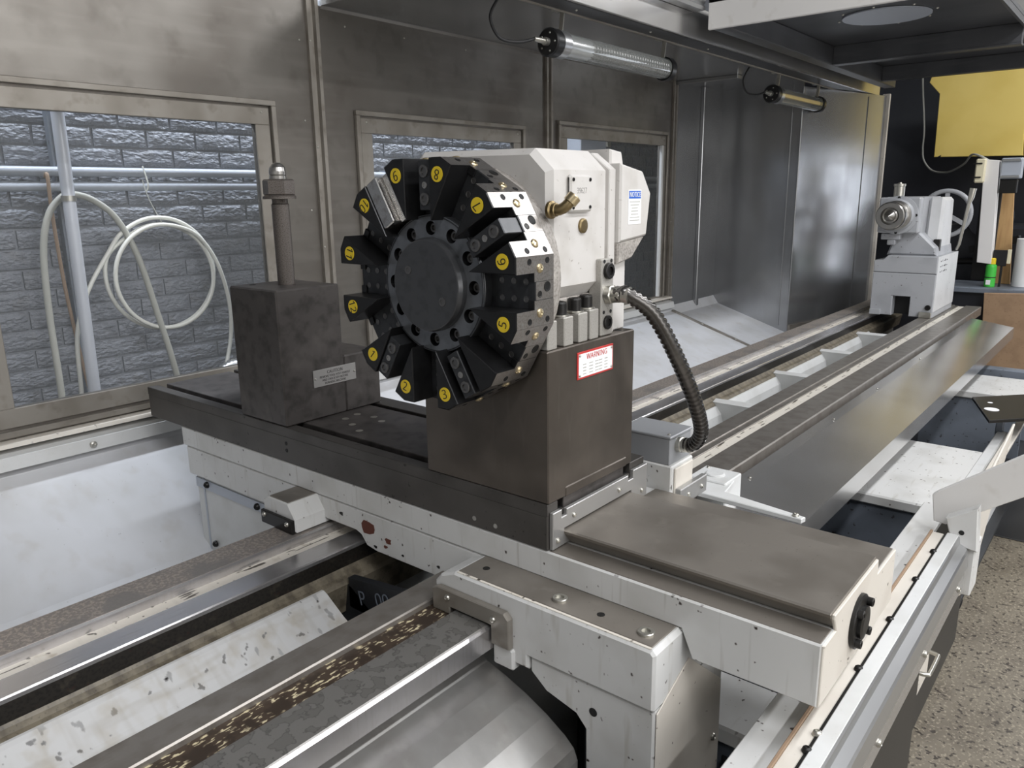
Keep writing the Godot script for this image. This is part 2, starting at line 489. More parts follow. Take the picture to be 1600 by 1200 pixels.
	var gl := mat(Color(0.95, 0.97, 0.97, 0.03), 0.03)
	gl.metallic_specular = 0.06
	gl.transparency = BaseMaterial3D.TRANSPARENCY_ALPHA
	M.pane = gl
	var gt := mat(Color(0.9, 0.92, 0.9, 0.16), 0.05)
	gt.transparency = BaseMaterial3D.TRANSPARENCY_ALPHA
	M.tube_glass = gt
	var lamp := mat(C(255, 252, 244), 0.5)
	lamp.emission_enabled = true
	lamp.emission = C(255, 250, 240)
	lamp.emission_energy_multiplier = 2.0
	M.lamp = lamp
	var sky := mat(C(240, 244, 250), 0.5)
	sky.emission_enabled = true
	sky.emission = C(238, 244, 255)
	sky.emission_energy_multiplier = 1.1
	M.daylight = sky

# ---------------------------------------------------------------- lights
func area_light(pos: Vector3, dir: Vector3, sx: float, sy: float, energy: float, col: Color) -> void:
	var l := AreaLight3D.new()
	l.name = numbered("area_light")
	add_child(l)
	l.area_size = Vector2(sx, sy)
	l.area_normalize_energy = true
	l.light_energy = energy
	l.light_color = col
	l.shadow_enabled = true
	l.set("area_range", 30.0)
	var z := -dir.normalized()
	var up := Vector3.FORWARD if absf(dir.y) > 0.9 else Vector3.UP
	var x := up.cross(z).normalized()
	l.global_transform = Transform3D(Basis(x, z.cross(x), z), pos)

func ceiling_light(x: float, z: float, energy: float, label: String) -> void:
	var y := 4.05
	var t := thing("ceiling_light", V(x, y, z), label, "ceiling light", "tube lights on the workshop ceiling")
	part("housing", Geo.new().box(x - 0.16, x + 0.16, y, y + 0.07, z - 0.8, z + 0.8, 0.01), M.white_plastic, t)
	part("diffuser", Geo.new().box(x - 0.14, x + 0.14, y - 0.03, y, z - 0.78, z + 0.78, 0.01), M.lamp, t)
	area_light(V(x, y - 0.04, z), Vector3.DOWN, 0.28, 1.56, energy, C(251, 252, 255))

func _ready() -> void:
	rng.seed = 7
	# ---- camera
	var cam := Camera3D.new()
	cam.name = "camera"
	cam.fov = 52.85
	cam.near = 0.05
	cam.far = 60.0
	add_child(cam)
	cam.position = V(0, 1.6, 0)
	cam.rotation_degrees = V(-13.74617, 39.59464, -0.82172)
	cam.current = true
	# ---- environment and lights
	var we := WorldEnvironment.new()
	we.name = "environment"
	var env := Environment.new()
	env.background_mode = Environment.BG_COLOR
	env.background_color = C(20, 22, 25)
	env.tonemap_mode = Environment.TONE_MAPPER_LINEAR
	env.tonemap_exposure = 0.75
	env.sdfgi_enabled = true
	env.ssao_enabled = true
	env.ssil_enabled = true
	we.environment = env
	add_child(we)
	make_materials()
	ceiling_light(0.9, 0.7, 9.0, "tube light nearest the camera in the row over the machine front")
	ceiling_light(0.9, -2.0, 9.0, "second tube light of the row over the machine front")
	ceiling_light(0.9, -4.7, 9.0, "third tube light of the row over the machine front")
	ceiling_light(0.9, -7.3, 9.0, "farthest tube light of the row over the machine front")
	ceiling_light(3.2, -0.4, 14.0, "nearer tube light of the row along the right wall")
	ceiling_light(3.2, -3.6, 14.0, "farther tube light of the row along the right wall")
	wall_lamp()
	room()
	enclosure()
	bed()
	saddle()
	cross_slide()
	tool_block()
	pedestal()
	turret_housing()
	turret()
	conduit()
	guards()
	tailstock()
	front()
	work_lights()
	wall_services()
	background()

func wall_lamp() -> void:
	# strip light in the gap between the brick wall and the enclosure, above the window
	var y := 2.66
	var t := thing("strip_light", V(-3.22, y, -2.4), "strip light on the brick wall behind the enclosure", "strip light")
	part("housing", Geo.new().box(-3.28, -3.16, y, y + 0.06, -4.4, -0.4, 0.008), M.white_plastic, t)
	part("tube", Geo.new().tube([V(-3.2, y - 0.025, -4.35), V(-3.2, y - 0.025, -0.45)], 0.018, 10), M.lamp, t)
	area_light(V(-3.16, y - 0.06, -2.4), V(0.25, -1, 0), 0.08, 3.9, 6.8, C(236, 244, 255))

# ---------------------------------------------------------------- the building
func room() -> void:
	var f := structure("floor", V(0, -0.1, 0))
	part("slab", Geo.new().box(-3.6, 4.6, -0.2, 0.0, -9.0, 3.6), M.floor, f)
	part("dark_mat", Geo.new().box(-0.72, 0.5, 0.0, 0.006, -6.9, -4.05, 0.003), M.rubber, f).set_meta("label", "black rubber mat on the speckled floor")
	var c := structure("ceiling", V(0, 4.2, 0))
	part("slab", Geo.new().box(-3.6, 4.6, 4.2, 4.4, -9.0, 3.6), M.ceiling, c)
	var wr := structure("wall_right", V(4.5, 0, 0))
	# right-hand wall with one wide daylit window beside the machine
	part("masonry", Geo.new().box(4.4, 4.6, 0, 4.2, -9.0, -2.6).box(4.4, 4.6, 0, 4.2, 0.2, 3.6).box(4.4, 4.6, 0, 0.8, -2.6, 0.2).box(4.4, 4.6, 2.4, 4.2, -2.6, 0.2), M.render, wr)
	var w3 := structure("window_3", V(4.5, 0.8, -1.2))
	part("daylight", Geo.new().box(4.54, 4.58, 0.8, 2.4, -2.6, 0.2), M.daylight, w3)
	part("bar", Geo.new().box(4.50, 4.54, 0.8, 2.4, -1.23, -1.17), M.white_plastic, w3)
	area_light(V(4.49, 1.6, -1.2), V(-1, 0, 0), 2.7, 1.5, 5.5, C(255, 250, 243))
	var wf := structure("wall_front", V(0, 0, 3.6))
	part("masonry", Geo.new().box(-3.6, 4.6, 0, 4.2, 3.4, 3.6), M.render, wf)
	# far wall, painted black, with two daylit openings beyond the right edge of the picture
	var wb := structure("wall_back", V(0, 0, -8.9))
	part("masonry", Geo.new().box(-3.6, 0.25, 0, 2.9, -9.0, -8.8).box(0.85, 1.25, 0, 2.9, -9.0, -8.8).box(1.95, 4.6, 0, 2.9, -9.0, -8.8).box(0.25, 1.95, 2.05, 2.9, -9.0, -8.8).box(0.25, 1.95, 0, 0.55, -9.0, -8.8), M.dark_wall, wb)
	part("upper_wall", Geo.new().box(-3.6, 4.6, 2.9, 4.2, -9.0, -8.8), M.render, wb)
	for k in 2:
		var x0: float = [0.25, 1.25][k]
		var wd: float = [0.60, 0.70][k]
		var w := structure("window_%d" % (k + 1), V(x0 + wd * 0.5, 0.55, -8.9))
		part("daylight", Geo.new().box(x0, x0 + wd, 0.55, 2.05, -8.98, -8.94), M.daylight, w)
		for y in [0.85, 1.15, 1.45, 1.75]: part("bar", Geo.new().box(x0, x0 + wd, y - 0.008, y + 0.008, -8.94, -8.92), M.white_plastic, w)
		area_light(V(x0 + wd * 0.5, 1.3, -8.91), V(0, 0, 1), wd * 0.95, 1.45, 1.2, C(238, 244, 255))
	# brick wall: rough split-face bricks painted grey
	var wl := structure("wall_left", V(-3.4, 0, 0))
	part("mortar", Geo.new().box(-3.6, -3.312, 0, 4.2, -9.0, 3.6), M.mortar, wl)
	var variants := []
	for k in 6: variants.append(brick_mesh(100 + k))
	var spots := []
	var H := 0.0765
	var L := 0.2165
	for row in 20:
		var y := 0.66 + row * H
		for col in 28:
			var z := -0.55 - col * L - (0.0 if row % 2 == 0 else L * 0.5)
			spots.append(V(-3.312, y + H * 0.5, z))
	spots.sort_custom(func(a, b): return brick_key(a) < brick_key(b))
	var rest := Geo.new()
	for i in spots.size():
		var m: Array = variants[rng.randi() % 6]
		if i < 298:
			place("brick", m[0], M.brick, wl, spots[i])
		else:
			var g: Geo = m[1]
			for q in g.v.size():
				rest.v.append(g.v[q] + spots[i]); rest.n.append(g.n[q])
	var rp := part("brickwork", rest, M.brick, wl)
	rp.set_meta("kind", "stuff")

func brick_key(p: Vector3) -> float:
	# bricks seen through the windows first, the nearest first
	var cam := V(0, 1.6, 0)
	var t := (-2.7) / p.x
	var q := cam + (p - cam) * t
	var seen := q.y > 0.93 and q.y < 1.93 and ((q.z < -0.7 and q.z > -1.82) or (q.z < -2.25 and q.z > -3.36) or (q.z < -3.72 and q.z > -4.95))
	return p.length() + (0.0 if seen else 100.0)

func brick_mesh(s: int) -> Array:
	var r := RandomNumberGenerator.new()
	r.seed = s
	var nz := 8
	var ny := 4
	var hz := 0.103
	var hy := 0.0335
	var grid := []
	for j in ny + 1:
		var line := []
		for i in nz + 1:
			var edge := i == 0 or j == 0 or i == nz or j == ny
			var d := 0.009 if edge else 0.0115 + r.randf() * 0.005
			line.append(V(d, -hy + 2 * hy * j / ny + (0.0 if edge else r.randf_range(-0.004, 0.004)), -hz + 2 * hz * i / nz + (0.0 if edge else r.randf_range(-0.006, 0.006))))
		grid.append(line)
	var g := Geo.new()
	for j in ny:
		for i in nz:
			g.face(grid[j][i], grid[j][i + 1], grid[j + 1][i + 1], grid[j + 1][i], V(-1, 0, 0))
	var c := [V(0.009, -hy, -hz), V(0.009, -hy, hz), V(0.009, hy, hz), V(0.009, hy, -hz)]
	for k in 4:
		var a: Vector3 = c[k]
		var b: Vector3 = c[(k + 1) % 4]
		g.face(a, b, b - V(0.012, 0, 0), a - V(0.012, 0, 0), Vector3.ZERO)
	return [g.mesh(), g]

# ---------------------------------------------------------------- enclosure
func window_panel(called: String, z0: float, z1: float, y0: float, y1: float, wz0: float, wz1: float, wy0: float, wy1: float, label: String) -> Node3D:
	# z0 > z1 (near to far)
	var t := thing(called, V(-2.71, y0, (z0 + z1) * 0.5), label, "enclosure wall", "rear enclosure walls")
	var x0 := -2.72
	var x1 := -2.70
	part("sheet", Geo.new().box(x0, x1, y0, y1, wz0, z0).box(x0, x1, y0, y1, z1, wz1).box(x0, x1, y0, wy0, wz1, wz0).box(x0, x1, wy1, y1, wz1, wz0), M.sheet, t)
	var fw := 0.062
	var fr := Geo.new()
	# outer flat frame and the raised inner moulding
	for k in 2:
		var o: float = [fw, fw + 0.028][k]
		var i: float = [0.0, fw + 0.008][k]
		var d: float = [0.008, 0.018][k]
		fr.box(x1, x1 + d, wy1 + i, wy1 + o, wz1 - o, wz0 + o, 0.002)
		fr.box(x1, x1 + d, wy0 - o, wy0 - i, wz1 - o, wz0 + o, 0.002)
		fr.box(x1, x1 + d, wy0 - i, wy1 + i, wz0 + i, wz0 + o, 0.002)
		fr.box(x1, x1 + d, wy0 - i, wy1 + i, wz1 - o, wz1 - i, 0.002)
	part("window_frame", fr, M.frame, t)
	part("window_pane", Geo.new().box(-2.714, -2.709, wy0, wy1, wz1, wz0), M.pane, t)
	for q in [[wy1 + 0.045, wz1 - 0.03], [wy0 - 0.045, wz1 - 0.03], [wy1 + 0.045, wz0 + 0.03], [wy0 - 0.045, (wz0 + wz1) * 0.5], [wy0 + 0.3, wz1 - 0.03]]:
		rivet(t, V(x1 + 0.008, q[0], q[1]), V(1, 0, 0), 0.005, M.zinc)
	return t

func enclosure() -> void:
	var p1 := window_panel("window_wall", -0.35, -2.03, 0.87, 2.85, -0.81, -1.757, 0.972, 1.873, "tall stainless panel with the large window showing hoses and bricks")
	for y in [1.2, 1.55, 1.9, 2.2]: rivet(p1, V(-2.70, y, -1.99), V(1, 0, 0), 0.004, M.zinc)
	var p2 := window_panel("window_wall", -2.075, -3.585, 0.87, 2.34, -2.33, -3.30, 0.95, 1.867, "stainless panel whose window is behind the tool turret")
	for z in [-2.22, -2.55, -2.95]: rivet(p2, V(-2.70, 2.28, z), V(1, 0, 0), 0.004, M.zinc)
	var p3 := window_panel("window_wall", -3.635, -5.03, 0.87, 2.34, -3.785, -4.885, 0.885, 1.912, "stainless panel with the far window beyond the turret motor")
	part("edge_strip", Geo.new().box(-2.70, -2.68, 0.885, 1.912, -4.90, -4.875, 0.002), M.white_clean, p3)
	# posts between the panels
	var posts := [[-2.052, 2.85, "dark seam post between the large window panel and the turret panel"], [-3.61, 2.34, "seam post between the two panels behind the turret"], [-5.06, 2.34, "corner post at the far end of the window panels"]]
	for q in posts:
		var z: float = q[0]
		var t := thing("enclosure_post", V(-2.7, 0.8, z), q[2], "post", "posts of the rear enclosure")
		part("channel", Geo.new().ext(P2([-2.72, z - 0.028, -2.685, z - 0.028, -2.685, z - 0.012, -2.70, z - 0.008, -2.70, z + 0.008, -2.685, z + 0.012, -2.685, z + 0.028, -2.72, z + 0.028]), "y", 0.80, q[1], 0.0), M.frame, t)
		for y in [1.0, 1.4, 1.8, 2.2]: rivet(t, V(-2.685, y, z + 0.02), V(1, 0, 0), 0.004, M.zinc)
	# sill below the windows
	var s := thing("window_sill_rail", V(-2.68, 0.78, -2.5), "cream folded sill running under the enclosure windows", "sill")
	part("upper_lip", Geo.new().fold([Vector2(-2.70, 0.875), Vector2(-2.655, 0.872), Vector2(-2.65, 0.86), Vector2(-2.69, 0.85)], 0.004, -0.3, -5.04), M.cream, s)
	part("lower_ledge", Geo.new().fold([Vector2(-2.70, 0.848), Vector2(-2.64, 0.835), Vector2(-2.632, 0.795), Vector2(-2.66, 0.79)], 0.004, -0.3, -5.04), M.white_clean, s)
	for z in [-1.0, -2.2, -3.4, -4.6]: rivet(s, V(-2.634, 0.815, z), V(1, 0.2, 0), 0.012, M.zinc)
	part("apron", Geo.new().box(-2.72, -2.70, 0.3, 0.872, -5.04, -0.3), M.sheet, s)
	# sloped chip tray behind the bed
	var zs := [0.1, -2.6, -5.06, -6.9]
	var names := ["white sloped chip tray below the large window", "sloped chip tray sheet behind the turret pedestal", "sloped chip tray sheet under the end panel"]
	for k in 3:
		var za: float = zs[k] - 0.004
		var zb: float = zs[k + 1] + 0.004
		var t := thing("chip_tray", V(-2.2, 0.45, (za + zb) * 0.5), names[k], "chip tray", "chip tray sheets behind the bed")
		var top := 0.775 if k < 2 else 0.745
		var bend := top - 0.31
		if k == 0:
			bend = 0.36
			part("sheet", Geo.new().fold([Vector2(-2.70, top + 0.05), Vector2(-2.655, top - 0.005), Vector2(-2.60, 0.735), Vector2(-2.25, 0.50), Vector2(-2.20, 0.475), Vector2(-2.14, 0.455), Vector2(-1.74, bend), Vector2(-1.735, 0.30)], 0.004, za, zb), M.tray, t)
			continue
		part("sheet", Geo.new().fold([Vector2(-2.70, top + 0.05), Vector2(-2.655, top - 0.01), Vector2(-1.74, bend), Vector2(-1.735, 0.40)], 0.004, za, zb), M.tray, t)
		part("edge_flange", Geo.new().bar(V(-2.65, top - 0.006, zb + 0.012), V(-1.75, top - 0.304, zb + 0.012), 0.02, 0.014), M.frame, t)
		for i in 3: rivet(t, V(-2.4 + 0.25 * i, top - 0.093 - 0.082 * i + 0.012, zb + 0.03), V(0.3, 1, 0), 0.007, M.zinc)
	# end panels at the tailstock end
	var e := thing("end_panel", V(-2.4, 0.55, -5.82), "dark stainless end panel closing the enclosure beside the tailstock", "end panel")
	part("side_return", Geo.new().box(-2.72, -2.70, 0.5, 2.34, -5.83, -5.09), M.sheet_end, e)
	part("return_fold", Geo.new().box(-2.70, -2.67, 0.6, 2.34, -5.50, -5.46, 0.004), M.sheet_end, e)
	part("cross_sheet", Geo.new().box(-2.72, -2.09, 0.4, 2.34, -5.84, -5.82), M.sheet_end, e)
	part("cross_seam", Geo.new().box(-2.165, -2.155, 0.6, 2.34, -5.82, -5.814, 0.001), M.sheet_end, e)
	var a := V(-2.09, 0, -5.82)
	var b := V(-1.815, 0, -6.9)
	part("angled_sheet", Geo.new().ext(P2([a.x, a.z, b.x, b.z, b.x - 0.02, b.z, a.x - 0.02, a.z - 0.015]), "y", 0.60, 2.32), M.sheet_end, e)
	var dd := (b - a).normalized()
	var nn := V(-dd.z, 0, dd.x)
	if nn.x < 0: nn = -nn
	part("corner_fold", Geo.new().tube([a + V(0.002, 0.56, 0.002), a + V(0.002, 2.32, 0.002)], 0.006, 8), M.sheet_end, e)
	var m1 := a + dd * 0.86
	part("panel_seam", Geo.new().bar(m1 + nn * 0.002 + V(0, 0.62, 0), m1 + nn * 0.002 + V(0, 2.3, 0), 0.012, 0.006, nn), M.sheet_end, e)
	part("base_channel", Geo.new().bar(a + V(0, 0.585, 0) + nn * 0.012, b + V(0, 0.585, 0) + nn * 0.012, 0.03, 0.05), M.frame, e)
	part("end_flange", Geo.new().box(-1.845, -1.79, 0.585, 2.335, -6.93, -6.9, 0.003), M.cream, e)
	# roof over the rear panels with its front header
	var r := thing("enclosure_roof", V(-2.3, 2.34, -4.5), "dark stainless roof over the rear panels", "roof panel")
	part("roof_sheet", Geo.new().box(-2.72, -1.99, 2.34, 2.36, -6.92, -2.1), M.sheet_end, r)
	part("roof_bend", Geo.new().ext(P2([-2.70, 2.34, -2.69, 2.34, -2.70, 2.33]), "z", -5.03, -2.1), M.sheet, r)
	part("cross_bar", Geo.new().box(-2.70, -2.25, 2.315, 2.34, -5.13, -5.06, 0.003), M.sheet_end, r)
	part("header_underside", Geo.new().box(-2.0, -1.885, 2.325, 2.345, -6.92, -2.1, 0.002), M.canopy, r)
	part("header_fascia", Geo.new().box(-1.895, -1.875, 2.325, 2.47, -6.92, -2.1, 0.003), M.stainless, r)
	part("header_lip", Geo.new().box(-2.004, -1.994, 2.318, 2.33, -6.92, -2.1, 0.002), M.frame, r)
	for z in [-2.8, -3.4, -4.0]:
		rivet(r, V(-1.95, 2.325, z), V(0, -1, 0), 0.006, M.zinc)
	# guide rail of the sliding door on top of the header
	var g := thing("door_guide_rail", V(-1.84, 2.44, -3.0), "bright steel guide rail on top of the roof header", "guide rail")
	part("rail", Geo.new().ext(P2([-1.87, 2.44, -1.82, 2.44, -1.815, 2.455, -1.825, 2.465, -1.815, 2.475, -1.815, 2.49, -1.87, 2.49]), "z", -3.68, -2.2, 0.002), M.alu, g)
	part("end_clip", Geo.new().box(-1.872, -1.84, 2.39, 2.44, -3.0, -2.95, 0.003), M.alu, g)
	# overhead sliding-door top: panel with stiffening beams and a blanked round opening
	var d := thing("door_canopy", V(-1.25, 2.35, -5.0), "overhead door top with white fascia, dark beams and a round blank", "door canopy")
	part("top_panel", Geo.new().box(-1.80, -0.70, 2.47, 2.49, -6.75, -3.68), M.canopy, d)
	part("front_fascia", Geo.new().box(-1.80, -0.60, 2.352, 2.50, -3.70, -3.68, 0.003), M.fascia, d)
	part("side_rail", Geo.new().box(-1.80, -1.72, 2.36, 2.47, -6.75, -3.70, 0.004), M.canopy, d)
	part("outer_lip", Geo.new().box(-0.72, -0.70, 2.44, 2.47, -6.75, -3.70, 0.003), M.canopy, d)
	part("beam", Geo.new().box(-1.72, -0.72, 2.37, 2.47, -5.30, -5.26, 0.003).box(-1.72, -0.72, 2.36, 2.372, -5.34, -5.26, 0.002), M.canopy, d)
	part("beam", Geo.new().box(-1.72, -0.72, 2.37, 2.47, -6.42, -6.36, 0.003), M.canopy, d)
	part("round_blank", Geo.new().lathe([[0.0, 0.0], [0.21, 0.0], [0.21, 0.006], [0.0, 0.006]], V(-1.235, 2.462, -4.55), Vector3.UP, 40), M.conduit_grey, d).set_meta("label", "grey round blanking disc")
	for k in 8:
		var an := TAU * k / 8.0
		rivet(d, V(-1.235 + 0.235 * cos(an), 2.47, -4.55 + 0.235 * sin(an)), V(0, -1, 0), 0.007, M.zinc)

# ---------------------------------------------------------------- bed
func bed() -> void:
	var t := thing("lathe_bed", V(-1.3, 0.0, -3.2), "long white lathe bed with steel guideways", "lathe bed")
	var za := 0.15
	var zb := -6.5
	part("rear_outer_way", Geo.new().ext(P2([-1.69, 0.70, -1.589, 0.70, -1.588, 0.758, -1.591, 0.761, -1.687, 0.761, -1.69, 0.758]), "z", za, zb), M.way_speckled, t)
	part("rear_way_edge", Geo.new().ext(P2([-1.5885, 0.736, -1.584, 0.736, -1.584, 0.757, -1.5885, 0.761]), "z", za, zb), M.way_bright, t)
	part("rear_paint_strip", Geo.new().ext(P2([-1.584, 0.70, -1.549, 0.70, -1.549, 0.735, -1.584, 0.737]), "z", za, zb), M.strip_worn, t)
	part("rear_inner_way", Geo.new().ext(P2([-1.549, 0.69, -1.49, 0.69, -1.49, 0.728, -1.478, 0.728, -1.478, 0.736, -1.481, 0.739, -1.545, 0.739, -1.549, 0.736]), "z", za, zb), M.way_bright, t)
	part("rear_inner_face", Geo.new().ext(P2([-1.50, 0.60, -1.479, 0.60, -1.479, 0.7275, -1.50, 0.7275]), "z", za, zb), M.oily, t)
	part("rear_web", Geo.new().box(-1.68, -1.50, 0.05, 0.70, zb, za), M.white_clean, t)
	part("rear_fillet", Geo.new().ext(P2([-1.481, 0.691, -1.474, 0.682, -1.464, 0.6745, -1.451, 0.670, -1.445, 0.66, -1.46, 0.58, -1.481, 0.58]), "z", za, zb), M.fillet, t)
	# front rail
	part("front_inner_way", Geo.new().ext(P2([-1.17, 0.69, -1.095, 0.69, -1.095, 0.758, -1.098, 0.761, -1.166, 0.761, -1.17, 0.757]), "z", za, zb), M.way, t)
	part("front_groove_near", Geo.new().box(-1.096, -1.024, 0.69, 0.748, -1.5, za), M.way_flaked, t)
	part("front_groove_far", Geo.new().box(-1.096, -1.024, 0.69, 0.752, zb, -1.5), M.strip_worn, t)
	part("front_groove_steel", Geo.new().box(-1.097, -1.07, 0.69, 0.756, zb, -1.5, 0.002), M.way, t)
	part("front_outer_way_near", Geo.new().ext(P2([-1.025, 0.70, -0.93, 0.706, -0.93, 0.757, -0.934, 0.761, -1.022, 0.761, -1.025, 0.758]), "z", za, -1.5), M.way_stained, t)
	part("front_outer_way_far", Geo.new().ext(P2([-1.025, 0.70, -0.922, 0.70, -0.922, 0.757, -0.926, 0.761, -1.022, 0.761, -1.025, 0.758]), "z", -1.5, zb), M.way, t)
	part("front_way_edge", Geo.new().ext(P2([-0.9305, 0.706, -0.926, 0.708, -0.926, 0.754, -0.9315, 0.7585]), "z", za, -1.5), M.way_bright, t)
	part("front_web", Geo.new().box(-1.165, -0.975, 0.05, 0.70, zb, za), M.white_clean, t)
	# trough between the rails: a white chute, then open pockets with ribs
	part("chute", Geo.new().fold([Vector2(-1.458, 0.671), Vector2(-1.447, 0.6715), Vector2(-1.436, 0.667), Vector2(-1.41, 0.650), Vector2(-1.375, 0.627), Vector2(-1.34, 0.609), Vector2(-1.29, 0.588), Vector2(-1.23, 0.57), Vector2(-1.16, 0.562)], 0.02, za, -1.02), M.trough, t)
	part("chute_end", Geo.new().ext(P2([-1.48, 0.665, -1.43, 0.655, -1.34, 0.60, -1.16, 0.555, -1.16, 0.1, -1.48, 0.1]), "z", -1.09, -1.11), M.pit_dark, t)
	part("cavity_shade_plate", Geo.new().ext(P2([-1.44, 0.60, -1.20, 0.60, -1.20, 0.71, -1.44, 0.68]), "z", -1.09, -1.11), M.pit_dark, t)  # near-black sheet painting the shade of the cavity behind the lettering
	text(t, "P   00", 0.035, V(-1.345, 0.650, -1.088), Basis(V(0.97, 0.24, 0), V(-0.24, 0.97, 0), V(0, 0, 1)), M.bluegrey, 1.0, "cast_lettering")
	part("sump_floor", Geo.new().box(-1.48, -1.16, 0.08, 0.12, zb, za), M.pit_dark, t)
	# ribs and pocket walls beyond the saddle
	var z := -1.75
	while z > -5.4:
		part("rib", Geo.new().ext(P2([z, 0.675, z - 0.03, 0.685, z - 0.20, 0.64, z - 0.50, 0.40, z - 0.52, 0.32, z - 0.10, 0.32]), "x", -1.46, -1.165, 0.004), M.white_clean, t)
		z -= 0.72
	part("rear_pocket_wall", Geo.new().fold([Vector2(-1.478, 0.66), Vector2(-1.44, 0.655), Vector2(-1.42, 0.62), Vector2(-1.40, 0.40), Vector2(-1.36, 0.30)], 0.02, -1.62, -5.6), M.white_clean, t)
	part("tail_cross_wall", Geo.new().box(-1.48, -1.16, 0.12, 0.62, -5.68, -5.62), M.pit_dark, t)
	part("feed_strip", Geo.new().box(-1.165, -1.135, 0.64, 0.69, -5.6, -1.62), M.white_clean, t)
	# stainless chute beside the front rail, near the camera
	var s := thing("swarf_chute", V(-0.85, 0.05, -0.5), "smeared stainless chute below the front guideway", "chute")
	part("sheet", Geo.new().fold([Vector2(-0.975, 0.69), Vector2(-0.94, 0.672), Vector2(-0.89, 0.658), Vector2(-0.84, 0.640), Vector2(-0.79, 0.617), Vector2(-0.745, 0.590), Vector2(-0.725, 0.572), Vector2(-0.716, 0.55), Vector2(-0.713, 0.10)], 0.004, 0.1, -1.046), M.smeared, s)
	part("edge_fold", Geo.new().box(-0.724, -0.712, 0.05, 0.10, -1.046, 0.1, 0.003), M.smeared, s)

# ---------------------------------------------------------------- saddle
func saddle() -> void:
	var t := thing("saddle", V(-1.3, 0.70, -1.35), "white saddle casting spanning the guideways under the cross slide", "saddle")
	var zs := -1.15
	var zr := -1.57
	var body := P2([-2.305, 0.744, -1.742, 0.744, -1.742, 0.775, -1.475, 0.775, -1.455, 0.768, -1.435, 0.744, -1.40, 0.738, -1.09, 0.738, -1.09, 0.768, -0.90, 0.768, -0.90, 0.72, -0.564, 0.72, -0.564, 0.837, -2.305, 0.837])
	part("body", Geo.new().ext(body, "z", zr, zs, 0.004), M.white, t)
	# patches where the paint has come off down to rust and iron
	for q in [[-1.425, 0.797, 0.024, 0], [-1.352, 0.780, 0.012, 0], [-1.362, 0.762, 0.006, 0], [-1.53, 0.807, 0.007, 1], [-1.40, 0.752, 0.006, 1], [-1.30, 0.757, 0.004, 1], [-1.18, 0.765, 0.005, 1]]:
		var pp := PackedVector2Array()
		for i in 9:
			var rr: float = q[2] * rng.randf_range(0.55, 1.15)
			pp.append(Vector2(q[0] + rr * cos(TAU * i / 9.0) * 1.3, q[1] + rr * sin(TAU * i / 9.0) * 0.8))
		part("paint_chip", Geo.new().ext(pp, "z", zs, zs + 0.0006), M.rust if q[3] == 0 else M.bolt_black, t)
	# front wing over the front guideway
	var wing := P2([-1.092, 0.772, -0.885, 0.772, -0.885, 0.69, -0.84, 0.69, -0.84, 0.718, -0.565, 0.718, -0.562, 0.722, -0.562, 0.83, -0.57, 0.838, -1.035, 0.838, -1.075, 0.822, -1.092, 0.802])
	part("front_wing", Geo.new().ext(wing, "z", -1.68, -1.052, 0.005), M.white, t)
	part("front_wing_pad", Geo.new().box(-1.03, -0.573, 0.836, 0.8405, -1.149, -1.062, 0.001), M.plate, t)
	part("worn_edge", Geo.new().box(-1.03, -0.573, 0.8365, 0.8392, -1.0625, -1.0565, 0.0005), M.strip_worn, t)
	for q in [[-0.794, -1.096], [-0.604, -1.094]]:
		place("cap_screw", cap_mesh(0.0155, 0.007), M.zinc, t, V(q[0], 0.838, q[1]))
	for q in [[-0.99, -1.104], [-0.701, -1.097]]:
		pit(t, V(q[0], 0.8404, q[1]), Vector3.UP, 0.007, M.bolt_black, "plug")
	# wiper around the front guideway
	part("front_wiper", Geo.new().ext(P2([-1.085, 0.748, -1.085, 0.795, -1.07, 0.802, -0.888, 0.802, -0.876, 0.79, -0.876, 0.725, -0.922, 0.725, -0.922, 0.765, -1.035, 0.765, -1.035, 0.748]), "z", -1.052, -1.036, 0.002), M.frame, t)
	rivet(t, V(-1.04, 0.786, -1.036), V(0, 0, 1), 0.007, M.zinc)
	rivet(t, V(-0.915, 0.781, -1.036), V(0, 0, 1), 0.007, M.zinc)
	part("keeper_block", Geo.new().box(-0.925, -0.872, 0.675, 0.722, -1.12, -1.045, 0.004), M.white, t)
	# rear wing over the rear guideway
	var rear := P2([-1.738, 0.765, -1.600, 0.765, -1.600, 0.80, -1.628, 0.838, -1.715, 0.838, -1.738, 0.826])
	part("rear_wing", Geo.new().ext(rear, "z", -1.66, -1.058, 0.003), M.white, t)
	part("rear_wing_pad", Geo.new().box(-1.714, -1.632, 0.8365, 0.840, -1.149, -1.062, 0.001), M.plate, t)
	part("rear_wiper", Geo.new().box(-1.74, -1.602, 0.763, 0.80, -1.058, -1.048, 0.002), M.bolt_black, t)
	rivet(t, V(-1.722, 0.79, -1.048), V(0, 0, 1), 0.007, M.zinc)
	rivet(t, V(-1.622, 0.787, -1.048), V(0, 0, 1), 0.007, M.zinc)
	# white cover plate on the rear overhang
	part("rear_cover", Geo.new().box(-2.285, -1.745, 0.47, 0.742, -1.30, -1.162, 0.003), M.white_clean, t)
	part("rear_cover_seam", Geo.new().box(-2.245, -2.237, 0.48, 0.74, -1.162, -1.159, 0.001).box(-2.285, -1.75, 0.703, 0.735, -1.162, -1.158, 0.001), M.conduit_grey, t)
	for q in [[-2.215, 0.722], [-1.935, 0.72], [-2.20, 0.525]]:
		place("cover_screw", dome_mesh(0.011, 0.011), M.bolt_black, t, V(q[0], q[1], -1.158), look(V(0, 0, 1)))
	# apron on the operator side
	var ap := P2([-0.838, 0.716, -0.838, 0.685, -0.80, 0.655, -0.73, 0.638, -0.708, 0.615, -0.705, 0.10, -0.563, 0.10, -0.563, 0.716])
